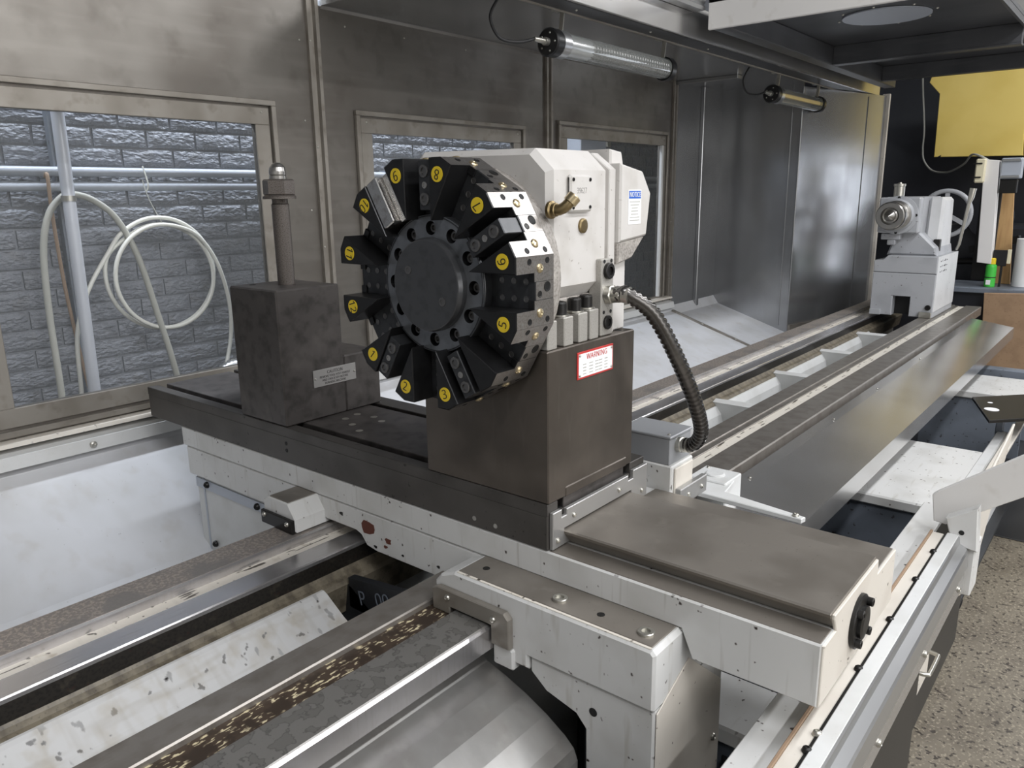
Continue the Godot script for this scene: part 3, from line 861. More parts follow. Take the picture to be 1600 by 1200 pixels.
	part("apron", Geo.new().ext(ap, "z", -1.34, -1.058, 0.004), M.white, t)
	part("apron_side_lit", Geo.new().ext(P2([-1.062, 0.712, -1.18, 0.765, -1.33, 0.64, -1.335, 0.30, -1.062, 0.15]), "x", -0.562, -0.5595, 0.001), M.cream, t)  # white casting; its cream tone paints the warm light from the right
	pit(t, V(-0.69, 0.66, -1.058), V(0, 0, 1), 0.008, M.dark)
	rivet(t, V(-0.5595, 0.523, -1.30), V(1, 0, 0), 0.008, M.zinc)

# ---------------------------------------------------------------- cross slide base and slide
func cross_slide() -> void:
	var b := thing("dovetail_slideway", V(-1.32, 0.838, -1.36), "white slideway under the black cross slide with a bare steel dovetail end", "slideway")
	part("casting", Geo.new().ext(P2([-2.32, 0.8385, -0.564, 0.8385, -0.54, 0.785, -0.32, 0.785, -0.32, 0.899, -2.32, 0.899]), "z", -1.585, -1.148, 0.003), M.white_drip, b)
	# steel ledges and dovetail plate outside the slide
	part("front_ledge", Geo.new().box(-0.86, -0.323, 0.897, 0.9005, -1.205, -1.152, 0.001), M.plate, b)
	part("rear_ledge", Geo.new().box(-0.86, -0.323, 0.897, 0.901, -1.582, -1.45, 0.001), M.plate, b)
	part("dovetail", Geo.new().ext(P2([-1.213, 0.90, -1.452, 0.90, -1.452, 0.933, -1.450, 0.935, -1.193, 0.935, -1.190, 0.932, -1.192, 0.926]), "x", -0.87, -0.3225, 0.001), M.plate, b)
	# end face
	part("end_face_lit", Geo.new().ext(P2([-1.15, 0.787, -1.15, 0.897, -1.21, 0.897, -1.196, 0.923, -1.196, 0.931, -1.448, 0.931, -1.452, 0.90, -1.582, 0.90, -1.582, 0.787]), "x", -0.323, -0.317, 0.0015), M.cream, b)  # cream here paints side light on the white casting
	part("screw_flange", Geo.new().lathe([[0.0, 0.0], [0.05, 0.0], [0.05, 0.006], [0.047, 0.008], [0.030, 0.008], [0.030, 0.014], [0.020, 0.016], [0.0, 0.016]], V(-0.317, 0.858, -1.335), V(1, 0, 0), 28), M.bolt_black, b)
	for k in 4:
		var an := PI / 4 + PI / 2 * k
		screw(b, V(-0.309, 0.858 + 0.04 * sin(an), -1.335 + 0.04 * cos(an)), V(1, 0, 0), 0.008, 0.010, M.bolt_black, "cap_screw")
	# the slide itself
	var t := thing("cross_slide", V(-1.69, 0.90, -1.335), "long black steel cross slide with two T slots", "cross slide")
	part("body", Geo.new().box(-2.515, -0.862, 0.9005, 0.975, -1.525, -1.147, 0.002), M.black, t)
	part("front_strip", Geo.new().ext(P2([-2.515, -1.147, -2.51, -1.181, -0.862, -1.181, -0.862, -1.147]), "y", 0.973, 1.0, 0.0015), M.black, t)
	part("middle_strip", Geo.new().box(-2.505, -0.866, 0.973, 1.0, -1.440, -1.207, 0.0015), M.black_worn, t)
	part("rear_strip", Geo.new().box(-2.515, -0.862, 0.973, 1.0, -1.525, -1.462, 0.0015), M.black, t)
	part("slot_floor", Geo.new().box(-2.50, -0.87, 0.974, 0.977, -1.463, -1.180), M.dark, t)
	for q in [[-1.68, -1.30], [-1.62, -1.275], [-1.56, -1.25], [-1.69, -1.35], [-1.63, -1.36], [-1.58, -1.345]]:
		pit(t, V(q[0], 1.0, q[1]), Vector3.UP, 0.009, M.zinc, "threaded_hole")
	pit(t, V(-1.745, 0.955, -1.147), V(0, 0, 1), 0.005, M.dark); pit(t, V(-1.745, 0.935, -1.147), V(0, 0, 1), 0.005, M.dark)
	pit(t, V(-1.06, 0.92, -1.147), V(0, 0, 1), 0.005, M.steel); pit(t, V(-1.0, 0.918, -1.147), V(0, 0, 1), 0.005, M.steel)
	# wiper plate on the end of the slide, cut out round the T slots
	part("end_wiper", Geo.new().ext(P2([-1.153, 0.903, -1.153, 0.982, -1.183, 0.982, -1.183, 0.965, -1.20, 0.965, -1.20, 0.978, -1.44, 0.978, -1.44, 0.965, -1.462, 0.965, -1.462, 0.984, -1.525, 0.984, -1.525, 0.905, -1.455, 0.905, -1.455, 0.938, -1.192, 0.938, -1.192, 0.928, -1.214, 0.903]), "x", -0.862, -0.852, 0.0015), M.grey_metal, t).set_meta("label", "light grey wiper plate with round-headed screws")
	for q in [[-1.168, 0.92], [-1.225, 0.957], [-1.40, 0.957], [-1.50, 0.925]]:
		rivet(t, V(-0.852, q[1], q[0]), V(1, 0, 0), 0.006, M.zinc)

# ---------------------------------------------------------------- steel block with stud
func tool_block() -> void:
	var t := thing("tool_post_block", V(-1.85, 1.0, -1.3), "tall black steel block with a caution plate on the cross slide", "steel block")
	part("block", Geo.new().box(-1.955, -1.736, 1.0005, 1.368, -1.352, -1.148, 0.004), M.black_worn, t)
	part("rear_step", Geo.new().box(-1.955, -1.736, 1.0005, 1.165, -1.482, -1.352, 0.004), M.black_worn, t)
	var p := part("caution_plate", Geo.new().box(-1.736, -1.7335, 1.091, 1.139, -1.39, -1.243, 0.0006), M.alu_plate, t)
	var bs := Basis(V(0, 0, -1), V(0, 1, 0), V(1, 0, 0))
	var zc := -1.3165
	text(p, "CAUTION", 0.0085, V(-1.7335, 1.1285, zc), bs, M.ink, 1.1)
	text(p, "REMOVE TOOL POST HANDLE", 0.0058, V(-1.7335, 1.1170, zc), bs, M.ink, 1.0)
	text(p, "AND CHUCK KEY BEFORE", 0.0058, V(-1.7335, 1.1077, zc), bs, M.ink, 1.0)
	text(p, "RUNNING MACHINE", 0.0058, V(-1.7335, 1.0984, zc), bs, M.ink, 1.0)
	rivet(p, V(-1.7335, 1.115, -1.249), V(1, 0, 0), 0.0028, M.zinc, "rivet")
	rivet(p, V(-1.7335, 1.115, -1.384), V(1, 0, 0), 0.0028, M.zinc, "rivet")
	pit(t, V(-1.92, 1.368, -1.20), Vector3.UP, 0.008, M.hole)
	# threaded stud and flanged nut
	var s := thing("clamping_stud", V(-1.85, 1.368, -1.262), "rusty steel stud with a flanged hex nut on the black block", "stud")
	part("rod", Geo.new().lathe([[0.0235, 0.0], [0.0235, 0.215], [0.021, 0.218], [0.021, 0.234]], V(-1.85, 1.3685, -1.262), Vector3.UP, 20), M.stud, s)
	part("nut_flange", Geo.new().lathe([[0.021, 0.0], [0.044, 0.0], [0.044, 0.007], [0.038, 0.011], [0.0, 0.011]], V(-1.85, 1.598, -1.262), Vector3.UP, 24), M.stud, s)
	var hx := PackedVector2Array()
	for k in 6: hx.append(Vector2(-1.85 + 0.042 * cos(PI / 3 * k + 0.25), -1.262 + 0.042 * sin(PI / 3 * k + 0.25)))
	part("nut", Geo.new().ext(hx, "y", 1.607, 1.650, 0.004), M.stud, s)
	part("rounded_end", Geo.new().lathe([[0.0225, 0.0], [0.0225, 0.010], [0.0205, 0.012], [0.0225, 0.014], [0.0225, 0.022], [0.0205, 0.032], [0.015, 0.040], [0.007, 0.0445], [0.0, 0.045]], V(-1.85, 1.648, -1.262), Vector3.UP, 20), M.steel, s)

# ---------------------------------------------------------------- turret pedestal
func pedestal() -> void:
	var t := thing("turret_pedestal", V(-1.03, 1.0, -1.3), "dark steel pedestal block with a red and white warning plate", "pedestal")
	part("block", Geo.new().box(-1.20, -0.860, 1.0002, 1.31, -1.465, -1.148, 0.0025), M.pedestal, t)
	part("foot", Geo.new().box(-1.0, -0.858, 1.0002, 1.022, -1.44, -1.205, 0.002), M.pedestal, t)
	pit(t, V(-0.88, 1.31, -1.43), Vector3.UP, 0.007, M.dark)
	var p := part("warning_plate", Geo.new().box(-0.8602, -0.8578, 1.237, 1.293, -1.375, -1.243, 0.0006), M.red, t)
	p.set_meta("label", "white warning plate with red border and lettering")
	part("face", Geo.new().box(-0.8578, -0.8572, 1.241, 1.289, -1.371, -1.247), M.paper, p)
	var bs := Basis(V(0, 0, -1), V(0, 1, 0), V(1, 0, 0))
	text(p, "WARNING", 0.0105, V(-0.8570, 1.2805, -1.312), bs, M.red, 1.15)
	# faded small print, too worn to read
	for k in 4:
		for w in 5:
			var zl := -1.262 - 0.019 * w - 0.003 * ((k * 3 + w) % 3)
			part("worn_print", Geo.new().box(-0.8573, -0.8568, 1.2655 - 0.0065 * k, 1.2672 - 0.0065 * k, zl - 0.011 - 0.002 * (w % 2), zl), M.hose_grey, p)
	for q in [[1.286, -1.25], [1.286, -1.367], [1.245, -1.25], [1.245, -1.367]]:
		rivet(p, V(-0.857, q[0], q[1]), V(1, 0, 0), 0.0028, M.zinc, "rivet")

# ---------------------------------------------------------------- turret housing
func turret_housing() -> void:
	var t := thing("turret_housing", V(-1.06, 1.31, -1.3), "white cast turret housing with an elbow fitting and motor", "turret housing")
	var prof := P2([-1.27, 1.312, -0.905, 1.312, -0.905, 1.40, -0.882, 1.425, -0.882, 1.645, -0.925, 1.685, -1.22, 1.69, -1.27, 1.65])
	part("body", Geo.new().ext(prof, "z", -1.385, -1.185, 0.012), M.housing, t)
	part("front_boss", Geo.new().lathe([[0.0, 0.0], [0.215, 0.0], [0.215, 0.025], [0.195, 0.045], [0.0, 0.045]], V(-1.075, 1.445, -1.19), V(0, 0, 1), 40), M.housing_dirty, t)
	part("rear_plate", Geo.new().ext(P2([-1.26, 1.312, -0.880, 1.312, -0.880, 1.648, -0.925, 1.682, -1.22, 1.686, -1.26, 1.65]), "z", -1.41, -1.385, 0.002), M.housing, t)
	part("base_flange", Geo.new().box(-1.20, -0.89, 1.3105, 1.335, -1.40, -1.17, 0.003), M.clamp, t)
	part("lower_recess", Geo.new().box(-0.906, -0.898, 1.345, 1.40, -1.36, -1.19, 0.003), M.housing_dirty, t)
	# cover plate
	var c := part("cover_plate", Geo.new().box(-0.883, -0.872, 1.566, 1.636, -1.312, -1.238, 0.004), M.housing, t)
	for q in [[1.627, -1.246], [1.627, -1.303], [1.575, -1.246], [1.575, -1.303]]:
		screw(c, V(-0.8725, q[0], q[1]), V(1, 0, 0), 0.0036, 0.002, M.bolt_black)
	var bs := Basis(V(0, 0, -1), V(0, 1, 0), V(1, 0, 0))
	text(c, "39627", 0.010, V(-0.8722, 1.606, -1.275), bs, M.pencil, 0.9)
	# sight glass
	part("sight_glass", Geo.new().lathe([[0.0145, 0.0], [0.0145, 0.004], [0.011, 0.0055], [0.0, 0.006]], V(-0.882, 1.539, -1.291), V(1, 0, 0), 24), M.brass_old, t)
	# elbow fitting
	var e := part("elbow_fitting", Geo.new().lathe([[0.0165, 0.0], [0.0165, 0.006], [0.0125, 0.008], [0.0125, 0.015], [0.0105, 0.016]], V(-0.882, 1.572, -1.185), V(1, 0, 0), 18), M.brass_old, t)
	part("elbow", Geo.new().tube([V(-0.872, 1.572, -1.185), V(-0.862, 1.572, -1.187), V(-0.855, 1.575, -1.190), V(-0.850, 1.580, -1.194), V(-0.846, 1.587, -1.199)], [0.0105, 0.0105, 0.0105, 0.0105, 0.0105], 14), M.brass_old, e)
	part("ferrule", Geo.new().lathe([[0.0105, 0.0], [0.0135, 0.0], [0.0135, 0.014], [0.012, 0.016], [0.008, 0.016], [0.008, 0.006], [0.0, 0.006]], V(-0.847, 1.585, -1.198), V(0.45, 0.75, -0.5), 16), M.brass, e)
	# clamps and screws along the foot
	var zz := [-1.168, -1.222, -1.272, -1.312]
	for k in 4:
		var z: float = zz[k]
		var cl := part("clamp_block", Geo.new().box(-0.905, -0.864, 1.3105, 1.366 + 0.002 * k, z - 0.0155, z + 0.0155, 0.002), M.clamp, t)
		if k > 0:
			part("washer", Geo.new().lathe([[0.0, 0.0], [0.019, 0.0], [0.019, 0.003], [0.0, 0.003]], V(-0.886, 1.3665 + 0.002 * k, z), Vector3.UP, 16), M.zinc, cl)
			place("cap_screw", cap_mesh(0.0135, 0.024), M.bolt_black, cl, V(-0.886, 1.370 + 0.002 * k, z))
	part("end_plate", Geo.new().box(-0.90, -0.868, 1.3105, 1.47, -1.388, -1.342, 0.002), M.clamp, t)
	screw(t, V(-0.868, 1.445, -1.365), V(1, 0, 0), 0.017, 0.008, M.bolt_black, "cap_screw")
	screw(t, V(-0.868, 1.338, -1.365), V(1, 0, 0), 0.015, 0.005, M.bolt_black, "cap_screw")
	for q in [[1.465, -1.352], [1.465, -1.378], [1.36, -1.352], [1.36, -1.378]]: pit(t, V(-0.868, q[0], q[1]), V(1, 0, 0), 0.0036, M.dark)
	# motor box behind
	var m := part("motor_box", Geo.new().ext(P2([-1.41, 1.50, -1.52, 1.51, -1.535, 1.60, -1.50, 1.645, -1.41, 1.66]), "x", -1.20, -0.868, 0.004), M.housing, t)
	part("motor_taper", Geo.new().ext(P2([-1.41, 1.50, -1.518, 1.509, -1.468, 1.465, -1.41, 1.455]), "x", -1.18, -0.872, 0.003), M.housing_dirty, t)
	part("motor_column", Geo.new().box(-1.17, -0.885, 1.311, 1.47, -1.462, -1.41, 0.003), M.housing, t)
	part("motor_cap", Geo.new().ext(P2([-1.42, 1.655, -1.475, 1.648, -1.465, 1.685, -1.42, 1.69]), "x", -1.10, -0.90, 0.004), M.housing, t)
	var n := part("notice_label", Geo.new().box(-0.869, -0.8672, 1.536, 1.607, -1.492, -1.440), M.paper, m)
	part("header_band", Geo.new().box(-0.8674, -0.8668, 1.589, 1.605, -1.490, -1.442), M.blue, n)
	text(m, "NOTICE", 0.0095, V(-0.8664, 1.597, -1.466), bs, M.paper, 1.0)
	# small print of the label, too small to read
	for k in 7:
		var half: float = [0.021, 0.017, 0.012, 0.014, 0.015, 0.019, 0.020][k]
		part("small_print", Geo.new().box(-0.8674, -0.8669, 1.5815 - 0.0064 * k, 1.5832 - 0.0064 * k, -1.466 - half, -1.466 + half), M.hose_grey, m)

# ---------------------------------------------------------------- turret disc
func turret() -> void:
	var cx := -1.075
	var cy := 1.433
	var zf := -1.03
	var zm := -1.085
	var zb := -1.139
	var A := 0.235
	var R := A / cos(PI / 12)
	var t := thing("tool_turret", V(cx, cy - A, zm), "black twelve-station tool turret with yellow numbered labels", "tool turret")
	var poly := PackedVector2Array()
	for k in 12:
		var an := PI / 12 + PI / 6 * k
		poly.append(Vector2(cx + R * cos(an), cy + R * sin(an)))
	part("base_disc", Geo.new().ext(poly, "z", zb, zm, 0.0015), M.turret_base, t)
	# steel facings round the rim of the base disc
	var c15 := cos(PI / 12)
	var s15 := sin(PI / 12)
	var sl := 0.033
	var u1 := Vector2(c15, s15)
	var p1 := Vector2(-s15, c15)
	var u2 := Vector2(c15, -s15)
	var p2 := Vector2(s15, c15)
	var k1 := u1 * A - p1 * sl
	var k2 := u2 * A + p2 * sl
	var tip := Vector2(sl / s15, 0.0)
	var wedge := PackedVector2Array([tip, k2, Vector2(R, 0), k1])
	var wg := Geo.new().ext(wedge, "z", 0.0, zf - zm, 0.0016)
	# shoulders that narrow the slot at the rim
	for s in [[u1, p1, k1, 1.0], [u2, p2, k2, -1.0]]:
		var uu: Vector2 = s[0]
		var pp: Vector2 = s[1]
		var kk: Vector2 = s[2]
		var e: float = s[3]
		wg.ext(PackedVector2Array([kk, kk + pp * 0.016 * e, kk + pp * 0.016 * e - uu * 0.014, kk - uu * 0.014]), "z", 0.0, 0.004, 0.0008)
	var wmesh := wg.mesh()
	var fg := Geo.new()
	for s in [[u1, p1, k1, 1.0], [u2, p2, k2, -1.0]]:
		var uu: Vector2 = s[0]
		var pp: Vector2 = s[1]
		var kk: Vector2 = s[2]
		var e: float = s[3]
		var a := kk + uu * 0.0006
		var b := Vector2(R, 0) + uu * 0.0006
		var c := kk + pp * 0.016 * e + uu * 0.0006
		var nn := V(uu.x, uu.y, 0)
		# bright ground facing on the rim, in two steps like the slot
		fg.quad(V(a.x, a.y, zf - zm - 0.001), V(b.x, b.y, zf - zm - 0.001), V(b.x, b.y, zb - zm + 0.001), V(a.x, a.y, zb - zm + 0.001), nn)
		fg.quad(V(c.x, c.y, 0.0035), V(a.x, a.y, 0.0035), V(a.x, a.y, zb - zm + 0.001), V(c.x, c.y, zb - zm + 0.001), nn)
	var fmesh := fg.mesh()
	var disc := Geo.new().lathe([[0.014, 0.0], [0.014, 0.0012], [0.0, 0.0012]], Vector3.ZERO, Vector3.UP, 20).mesh()
	var nozzle := Geo.new().lathe([[0.0085, 0.0], [0.0085, 0.001], [0.007, 0.0028], [0.003, 0.0038], [0.002, 0.0025], [0.0, 0.0025]], Vector3.ZERO, Vector3.UP, 14).mesh()
	for k in 12:
		var an := PI / 12 + PI / 6 * k
		var num := (k + 5) % 12 + 1
		var B := Basis(Vector3.BACK, an)
		var o := V(cx, cy, zm)
		var w := place("station_wedge", wmesh, M.turret, t, o, B)
		place("rim_facing", fmesh, M.facet, w, offset(w))
		# holes and coolant nozzles in the two rim facets
		for s in [1.0, -1.0]:
			var uu := Vector2(c15, s15 * s)
			var pp := Vector2(-s15 * s, c15)
			var q: Vector2 = uu * (A + 0.0006) - pp * s * 0.040
			var dirn := V(uu.x, uu.y, 0)
			place("nozzle", nozzle, M.brass, w, offset(w) + V(q.x, q.y, -0.012), look(dirn))
			var q2: Vector2 = uu * (A + 0.0006) - pp * s * 0.053
			place("hole", pit_mesh(0.0052), M.hole, w, offset(w) + V(q2.x, q2.y, 0.018), look(dirn))
			place("hole", pit_mesh(0.0052), M.hole, w, offset(w) + V(q2.x, q2.y, -0.034), look(dirn))
		if num != 4:
			var lb := place("number_label", disc, M.label_yellow, w, offset(w) + V(0.2125, 0, zf - zm), look(V(0, 0, 1)))
			lb.set_meta("label", "round yellow label with the number %d" % num)
			var tm := TextMesh.new()
			var f := SystemFont.new()
			f.font_names = PackedStringArray(["Droid Sans"])
			tm.font = f
			tm.text = str(num)
			tm.font_size = 32
			tm.pixel_size = 0.0175 / 23.0
			tm.depth = 0.0005
			tm.curve_step = 4.0
			var tx := MeshInstance3D.new()
			tx.name = "number"
			tx.mesh = tm
			tx.material_override = M.ink
			w.add_child(tx, true)
			tx.transform = Transform3D(Basis(Vector3.BACK, PI / 2), V(0.2125, 0, zf - zm + 0.0013))
	# slots between the wedges
	var hole := pit_mesh(0.0055)
	for k in 12:
		var an := PI / 6 * k
		var u := V(cos(an), sin(an), 0)
		var p := V(-sin(an), cos(an), 0)
		var o := V(cx, cy, zm)
		var B := Basis(Vector3.BACK, an)
		# pocket face on the rim in the narrow part of the slot
		var rimg := Geo.new()
		rimg.quad(o + u * (A + 0.0004) + p * 0.016 + V(0, 0, -0.001), o + u * (A + 0.0004) - p * 0.016 + V(0, 0, -0.001), o + u * (A + 0.0004) - p * 0.016 + V(0, 0, -0.053), o + u * (A + 0.0004) + p * 0.016 + V(0, 0, -0.053), u)
		part("rim_pad", rimg, M.facet, t)
		place("bore", pit_mesh(0.0085), M.hole, t, o + u * (A + 0.0005) + p * 0.006 + V(0, 0, -0.034), look(u))
		place("bore", pit_mesh(0.0055), M.bolt_black, t, o + u * (A + 0.0005) - p * 0.006 + V(0, 0, -0.012), look(u))
		if k in [1, 3, 8, 10]:
			var side: float = {1: 0.0, 3: -1.0, 8: -1.0, 10: 0.0}[k]
			var g := Geo.new().box(0.142, 0.232, -0.0155, 0.0155, 0.0, 0.05, 0.0015)
			var cb := place("clamp_bar", g.mesh(), M.turret_base, t, o + p * side * 0.0165, B)
			for r in [0.162, 0.212]:
				place("cap_screw", cap_mesh(0.0115, 0.0045), M.dark_steel, cb, offset(cb) + V(r, 0, 0.049), look(V(0, 0, 1)))
			place("set_screw", cap_mesh(0.0062, 0.002), M.steel, cb, offset(cb) + V(0.187, 0, 0.0495), look(V(0, 0, 1)))
		elif k == 4:
			var g2 := Geo.new().box(0.139, 0.237, 0.0, 0.0328, 0.0, 0.052, 0.002)
			place("tool_holder", g2.mesh(), M.polished, t, o, B).set_meta("label", "polished steel holder in an otherwise black slot")
			var g3 := Geo.new().box(0.136, 0.236, -0.0328, -0.0005, 0.0, 0.036, 0.002)
			place("tool_holder", g3.mesh(), M.polished, t, o, B)
		else:
			for r in [0.158, 0.186, 0.214]:
				for e in [-0.016, 0.016]:
					place("threaded_hole", hole, M.dark_steel, t, o + u * r + p * e + V(0, 0, 0.0002), look(V(0, 0, 1)))
	# hub flange with counterbored screws, and the raised cap
	var ring := CSGCylinder3D.new()
	ring.name = "hub_flange"
	ring.radius = 0.133
	ring.height = 0.022
	ring.sides = 72
	ring.material = M.hub
	t.add_child(ring, true)
	ring.transform = Transform3D(look(V(0, 0, 1)), V(cx, cy, -1.074) - t.position)
	for k in 12:
		var cut := CSGCylinder3D.new()
		cut.name = "counterbore"
		cut.radius = 0.0135
		cut.height = 0.03
		cut.sides = 20
		cut.operation = CSGShape3D.OPERATION_SUBTRACTION
		cut.material = M.turret
		ring.add_child(cut, true)
		cut.position = V(0.108 * cos(PI / 6 * k), 0.011, 0.108 * sin(PI / 6 * k))
	for k in 12:
		place("hub_screw", cap_mesh(0.0095, 0.008), M.dark_steel, t, V(cx + 0.108 * cos(PI / 6 * k), cy + 0.108 * sin(PI / 6 * k), -1.0785), look(V(0, 0, 1)))
	part("flange_rim", Geo.new().lathe([[0.1332, 0.0], [0.1338, 0.018], [0.1315, 0.0225], [0.1295, 0.0225]], V(cx, cy, -1.0848), V(0, 0, 1), 72), M.turret_base, t)
	part("hub_cap", Geo.new().lathe([[0.0905, 0.0], [0.0905, 0.012], [0.0875, 0.0205], [0.0855, 0.0215], [0.0, 0.0215]], V(cx, cy, -1.0635), V(0, 0, 1), 64), M.hub_cap, t)
	for s in [1.0, -1.0]:
		screw(t, V(cx - 0.045 * s, cy + 0.028 * s, -1.042), V(0, 0, 1), 0.0085, 0.0016, M.dark_steel, "cap_screw")

# ---------------------------------------------------------------- flexible conduit and junction box
func smooth(pts: Array, step: int) -> Array:
	var out := []
	for i in pts.size() - 1:
		var p0: Vector3 = pts[maxi(i - 1, 0)]
		var p1: Vector3 = pts[i]
		var p2: Vector3 = pts[i + 1]
		var p3: Vector3 = pts[mini(i + 2, pts.size() - 1)]
		for k in step:
			out.append(p1.cubic_interpolate(p2, p0, p3, float(k) / step))
	out.append(pts[pts.size() - 1])
	return out

func conduit() -> void:
	var t := thing("flexible_conduit", V(-0.78, 1.0, -1.62), "black spiral metal conduit curving down from the turret housing", "conduit")
	var raw := smooth([V(-0.842, 1.398, -1.368), V(-0.825, 1.399, -1.371), V(-0.79, 1.356, -1.418), V(-0.76, 1.256, -1.475), V(-0.748, 1.141, -1.547), V(-0.756, 1.062, -1.60), V(-0.785, 1.018, -1.628), V(-0.815, 1.008, -1.632)], 90)
	# even spacing, then a screw-thread like profile
	var pts := []
	var rad := []
	var acc := 0.0
	var lastp: Vector3 = raw[0]
	var nextd := 0.0
	for q in raw:
		acc += (q - lastp).length()
		lastp = q
		if acc >= nextd:
			pts.append(q)
			rad.append([0.0142, 0.0176, 0.0176, 0.0142][pts.size() % 4])
			nextd += 0.0033
	part("spiral_hose", Geo.new().tube(pts, rad, 16), M.spiral, t)
	part("upper_gland", Geo.new().lathe([[0.0, 0.0], [0.021, 0.0], [0.021, 0.012], [0.018, 0.014], [0.018, 0.034], [0.015, 0.036], [0.0, 0.036]], V(-0.868, 1.396, -1.366), V(1, 0.05, -0.05), 6), M.zinc, t)
	part("gland_ring", Geo.new().lathe([[0.0175, 0.0], [0.0175, 0.014], [0.0, 0.014]], V(-0.832, 1.3985, -1.368), V(1, -0.1, -0.15), 20), M.zinc, t)
	part("lower_gland", Geo.new().lathe([[0.0, 0.0], [0.019, 0.0], [0.019, 0.012], [0.017, 0.014], [0.017, 0.03], [0.0, 0.03]], V(-0.8295, 1.006, -1.634), V(1, 0.1, 0.1), 16), M.zinc, t)
	var j := thing("junction_box", V(-0.88, 0.955, -1.64), "small grey junction box on a white post behind the pedestal", "junction box")
	part("box", Geo.new().box(-0.97, -0.83, 0.962, 1.028, -1.70, -1.592, 0.002), M.box_grey, j)
	part("lid", Geo.new().box(-0.973, -0.827, 1.028, 1.035, -1.703, -1.589, 0.002), M.box_grey, j)
	rivet(j, V(-0.84, 1.035, -1.605), Vector3.UP, 0.004, M.zinc)
	var p := thing("white_post", V(-0.87, 0.84, -1.65), "white bracket post carrying the grey junction box", "bracket post")
	part("post", Geo.new().box(-0.96, -0.822, 0.842, 0.962, -1.70, -1.588, 0.003), M.white, p)
	part("side_plate", Geo.new().box(-0.822, -0.816, 0.85, 0.955, -1.69, -1.60, 0.002), M.cream, p)
	rivet(p, V(-0.816, 0.90, -1.66), V(1, 0, 0), 0.005, M.zinc)

# ---------------------------------------------------------------- guards along the front of the bed
func guards() -> void:
	var t := thing("leadscrew_cover", V(-0.79, 0.62, -4.0), "long bent stainless cover sloping down beside the front guideway", "cover")
	part("sheet", Geo.new().fold([Vector2(-0.965, 0.655), Vector2(-0.90, 0.742), Vector2(-0.86, 0.737), Vector2(-0.65, 0.702), Vector2(-0.648, 0.632), Vector2(-0.67, 0.630)], 0.003, -1.96, -6.0), M.stainless, t)
	for z in [-2.2, -3.0, -3.6, -4.4]: rivet(t, V(-0.87, 0.740, z), Vector3.UP, 0.005, M.zinc)
	var b := thing("saddle_bracket", V(-0.85, 0.79, -1.95), "white tapered bracket arm with an oval plug behind the dovetail", "bracket")
	part("arm", Geo.new().ext(P2([-0.935, -1.862, -0.592, -1.846, -0.588, -1.866, -0.82, -1.905, -0.835, -2.0, -0.95, -2.0]), "y", 0.786, 0.80, 0.002), M.white_clean, b)
	part("head", Geo.new().box(-0.95, -0.838, 0.70, 0.806, -2.055, -1.945, 0.003), M.white_clean, b)
	part("plug", Geo.new().lathe([[0.028, 0.0], [0.028, 0.003], [0.024, 0.005], [0.0, 0.005]], V(-0.895, 0.806, -2.0), Vector3.UP, 24), M.white_clean, b)
	part("hanger", Geo.new().ext(P2([-1.862, 0.75, -1.862, 0.80, -1.70, 0.838, -1.70, 0.78]), "x", -0.94, -0.90, 0.002), M.white_clean, b)
	rivet(b, V(-0.61, 0.80, -1.857), Vector3.UP, 0.009, M.zinc)
	rivet(b, V(-0.90, 0.80, -1.88), Vector3.UP, 0.006, M.zinc)
	rivet(b, V(-0.935, 0.806, -2.04), Vector3.UP, 0.006, M.zinc)
	var w := thing("rear_wiper_plate", V(-0.82, 0.85, -1.68), "narrow steel wiper plate with two screws behind the dovetail", "wiper plate")
	part("plate", Geo.new().box(-0.816, -0.80, 0.86, 0.905, -1.74, -1.60, 0.002), M.grey_metal, w)
	for z in [-1.64, -1.71]: rivet(w, V(-0.80, 0.882, z), V(1, 0, 0), 0.006, M.zinc)

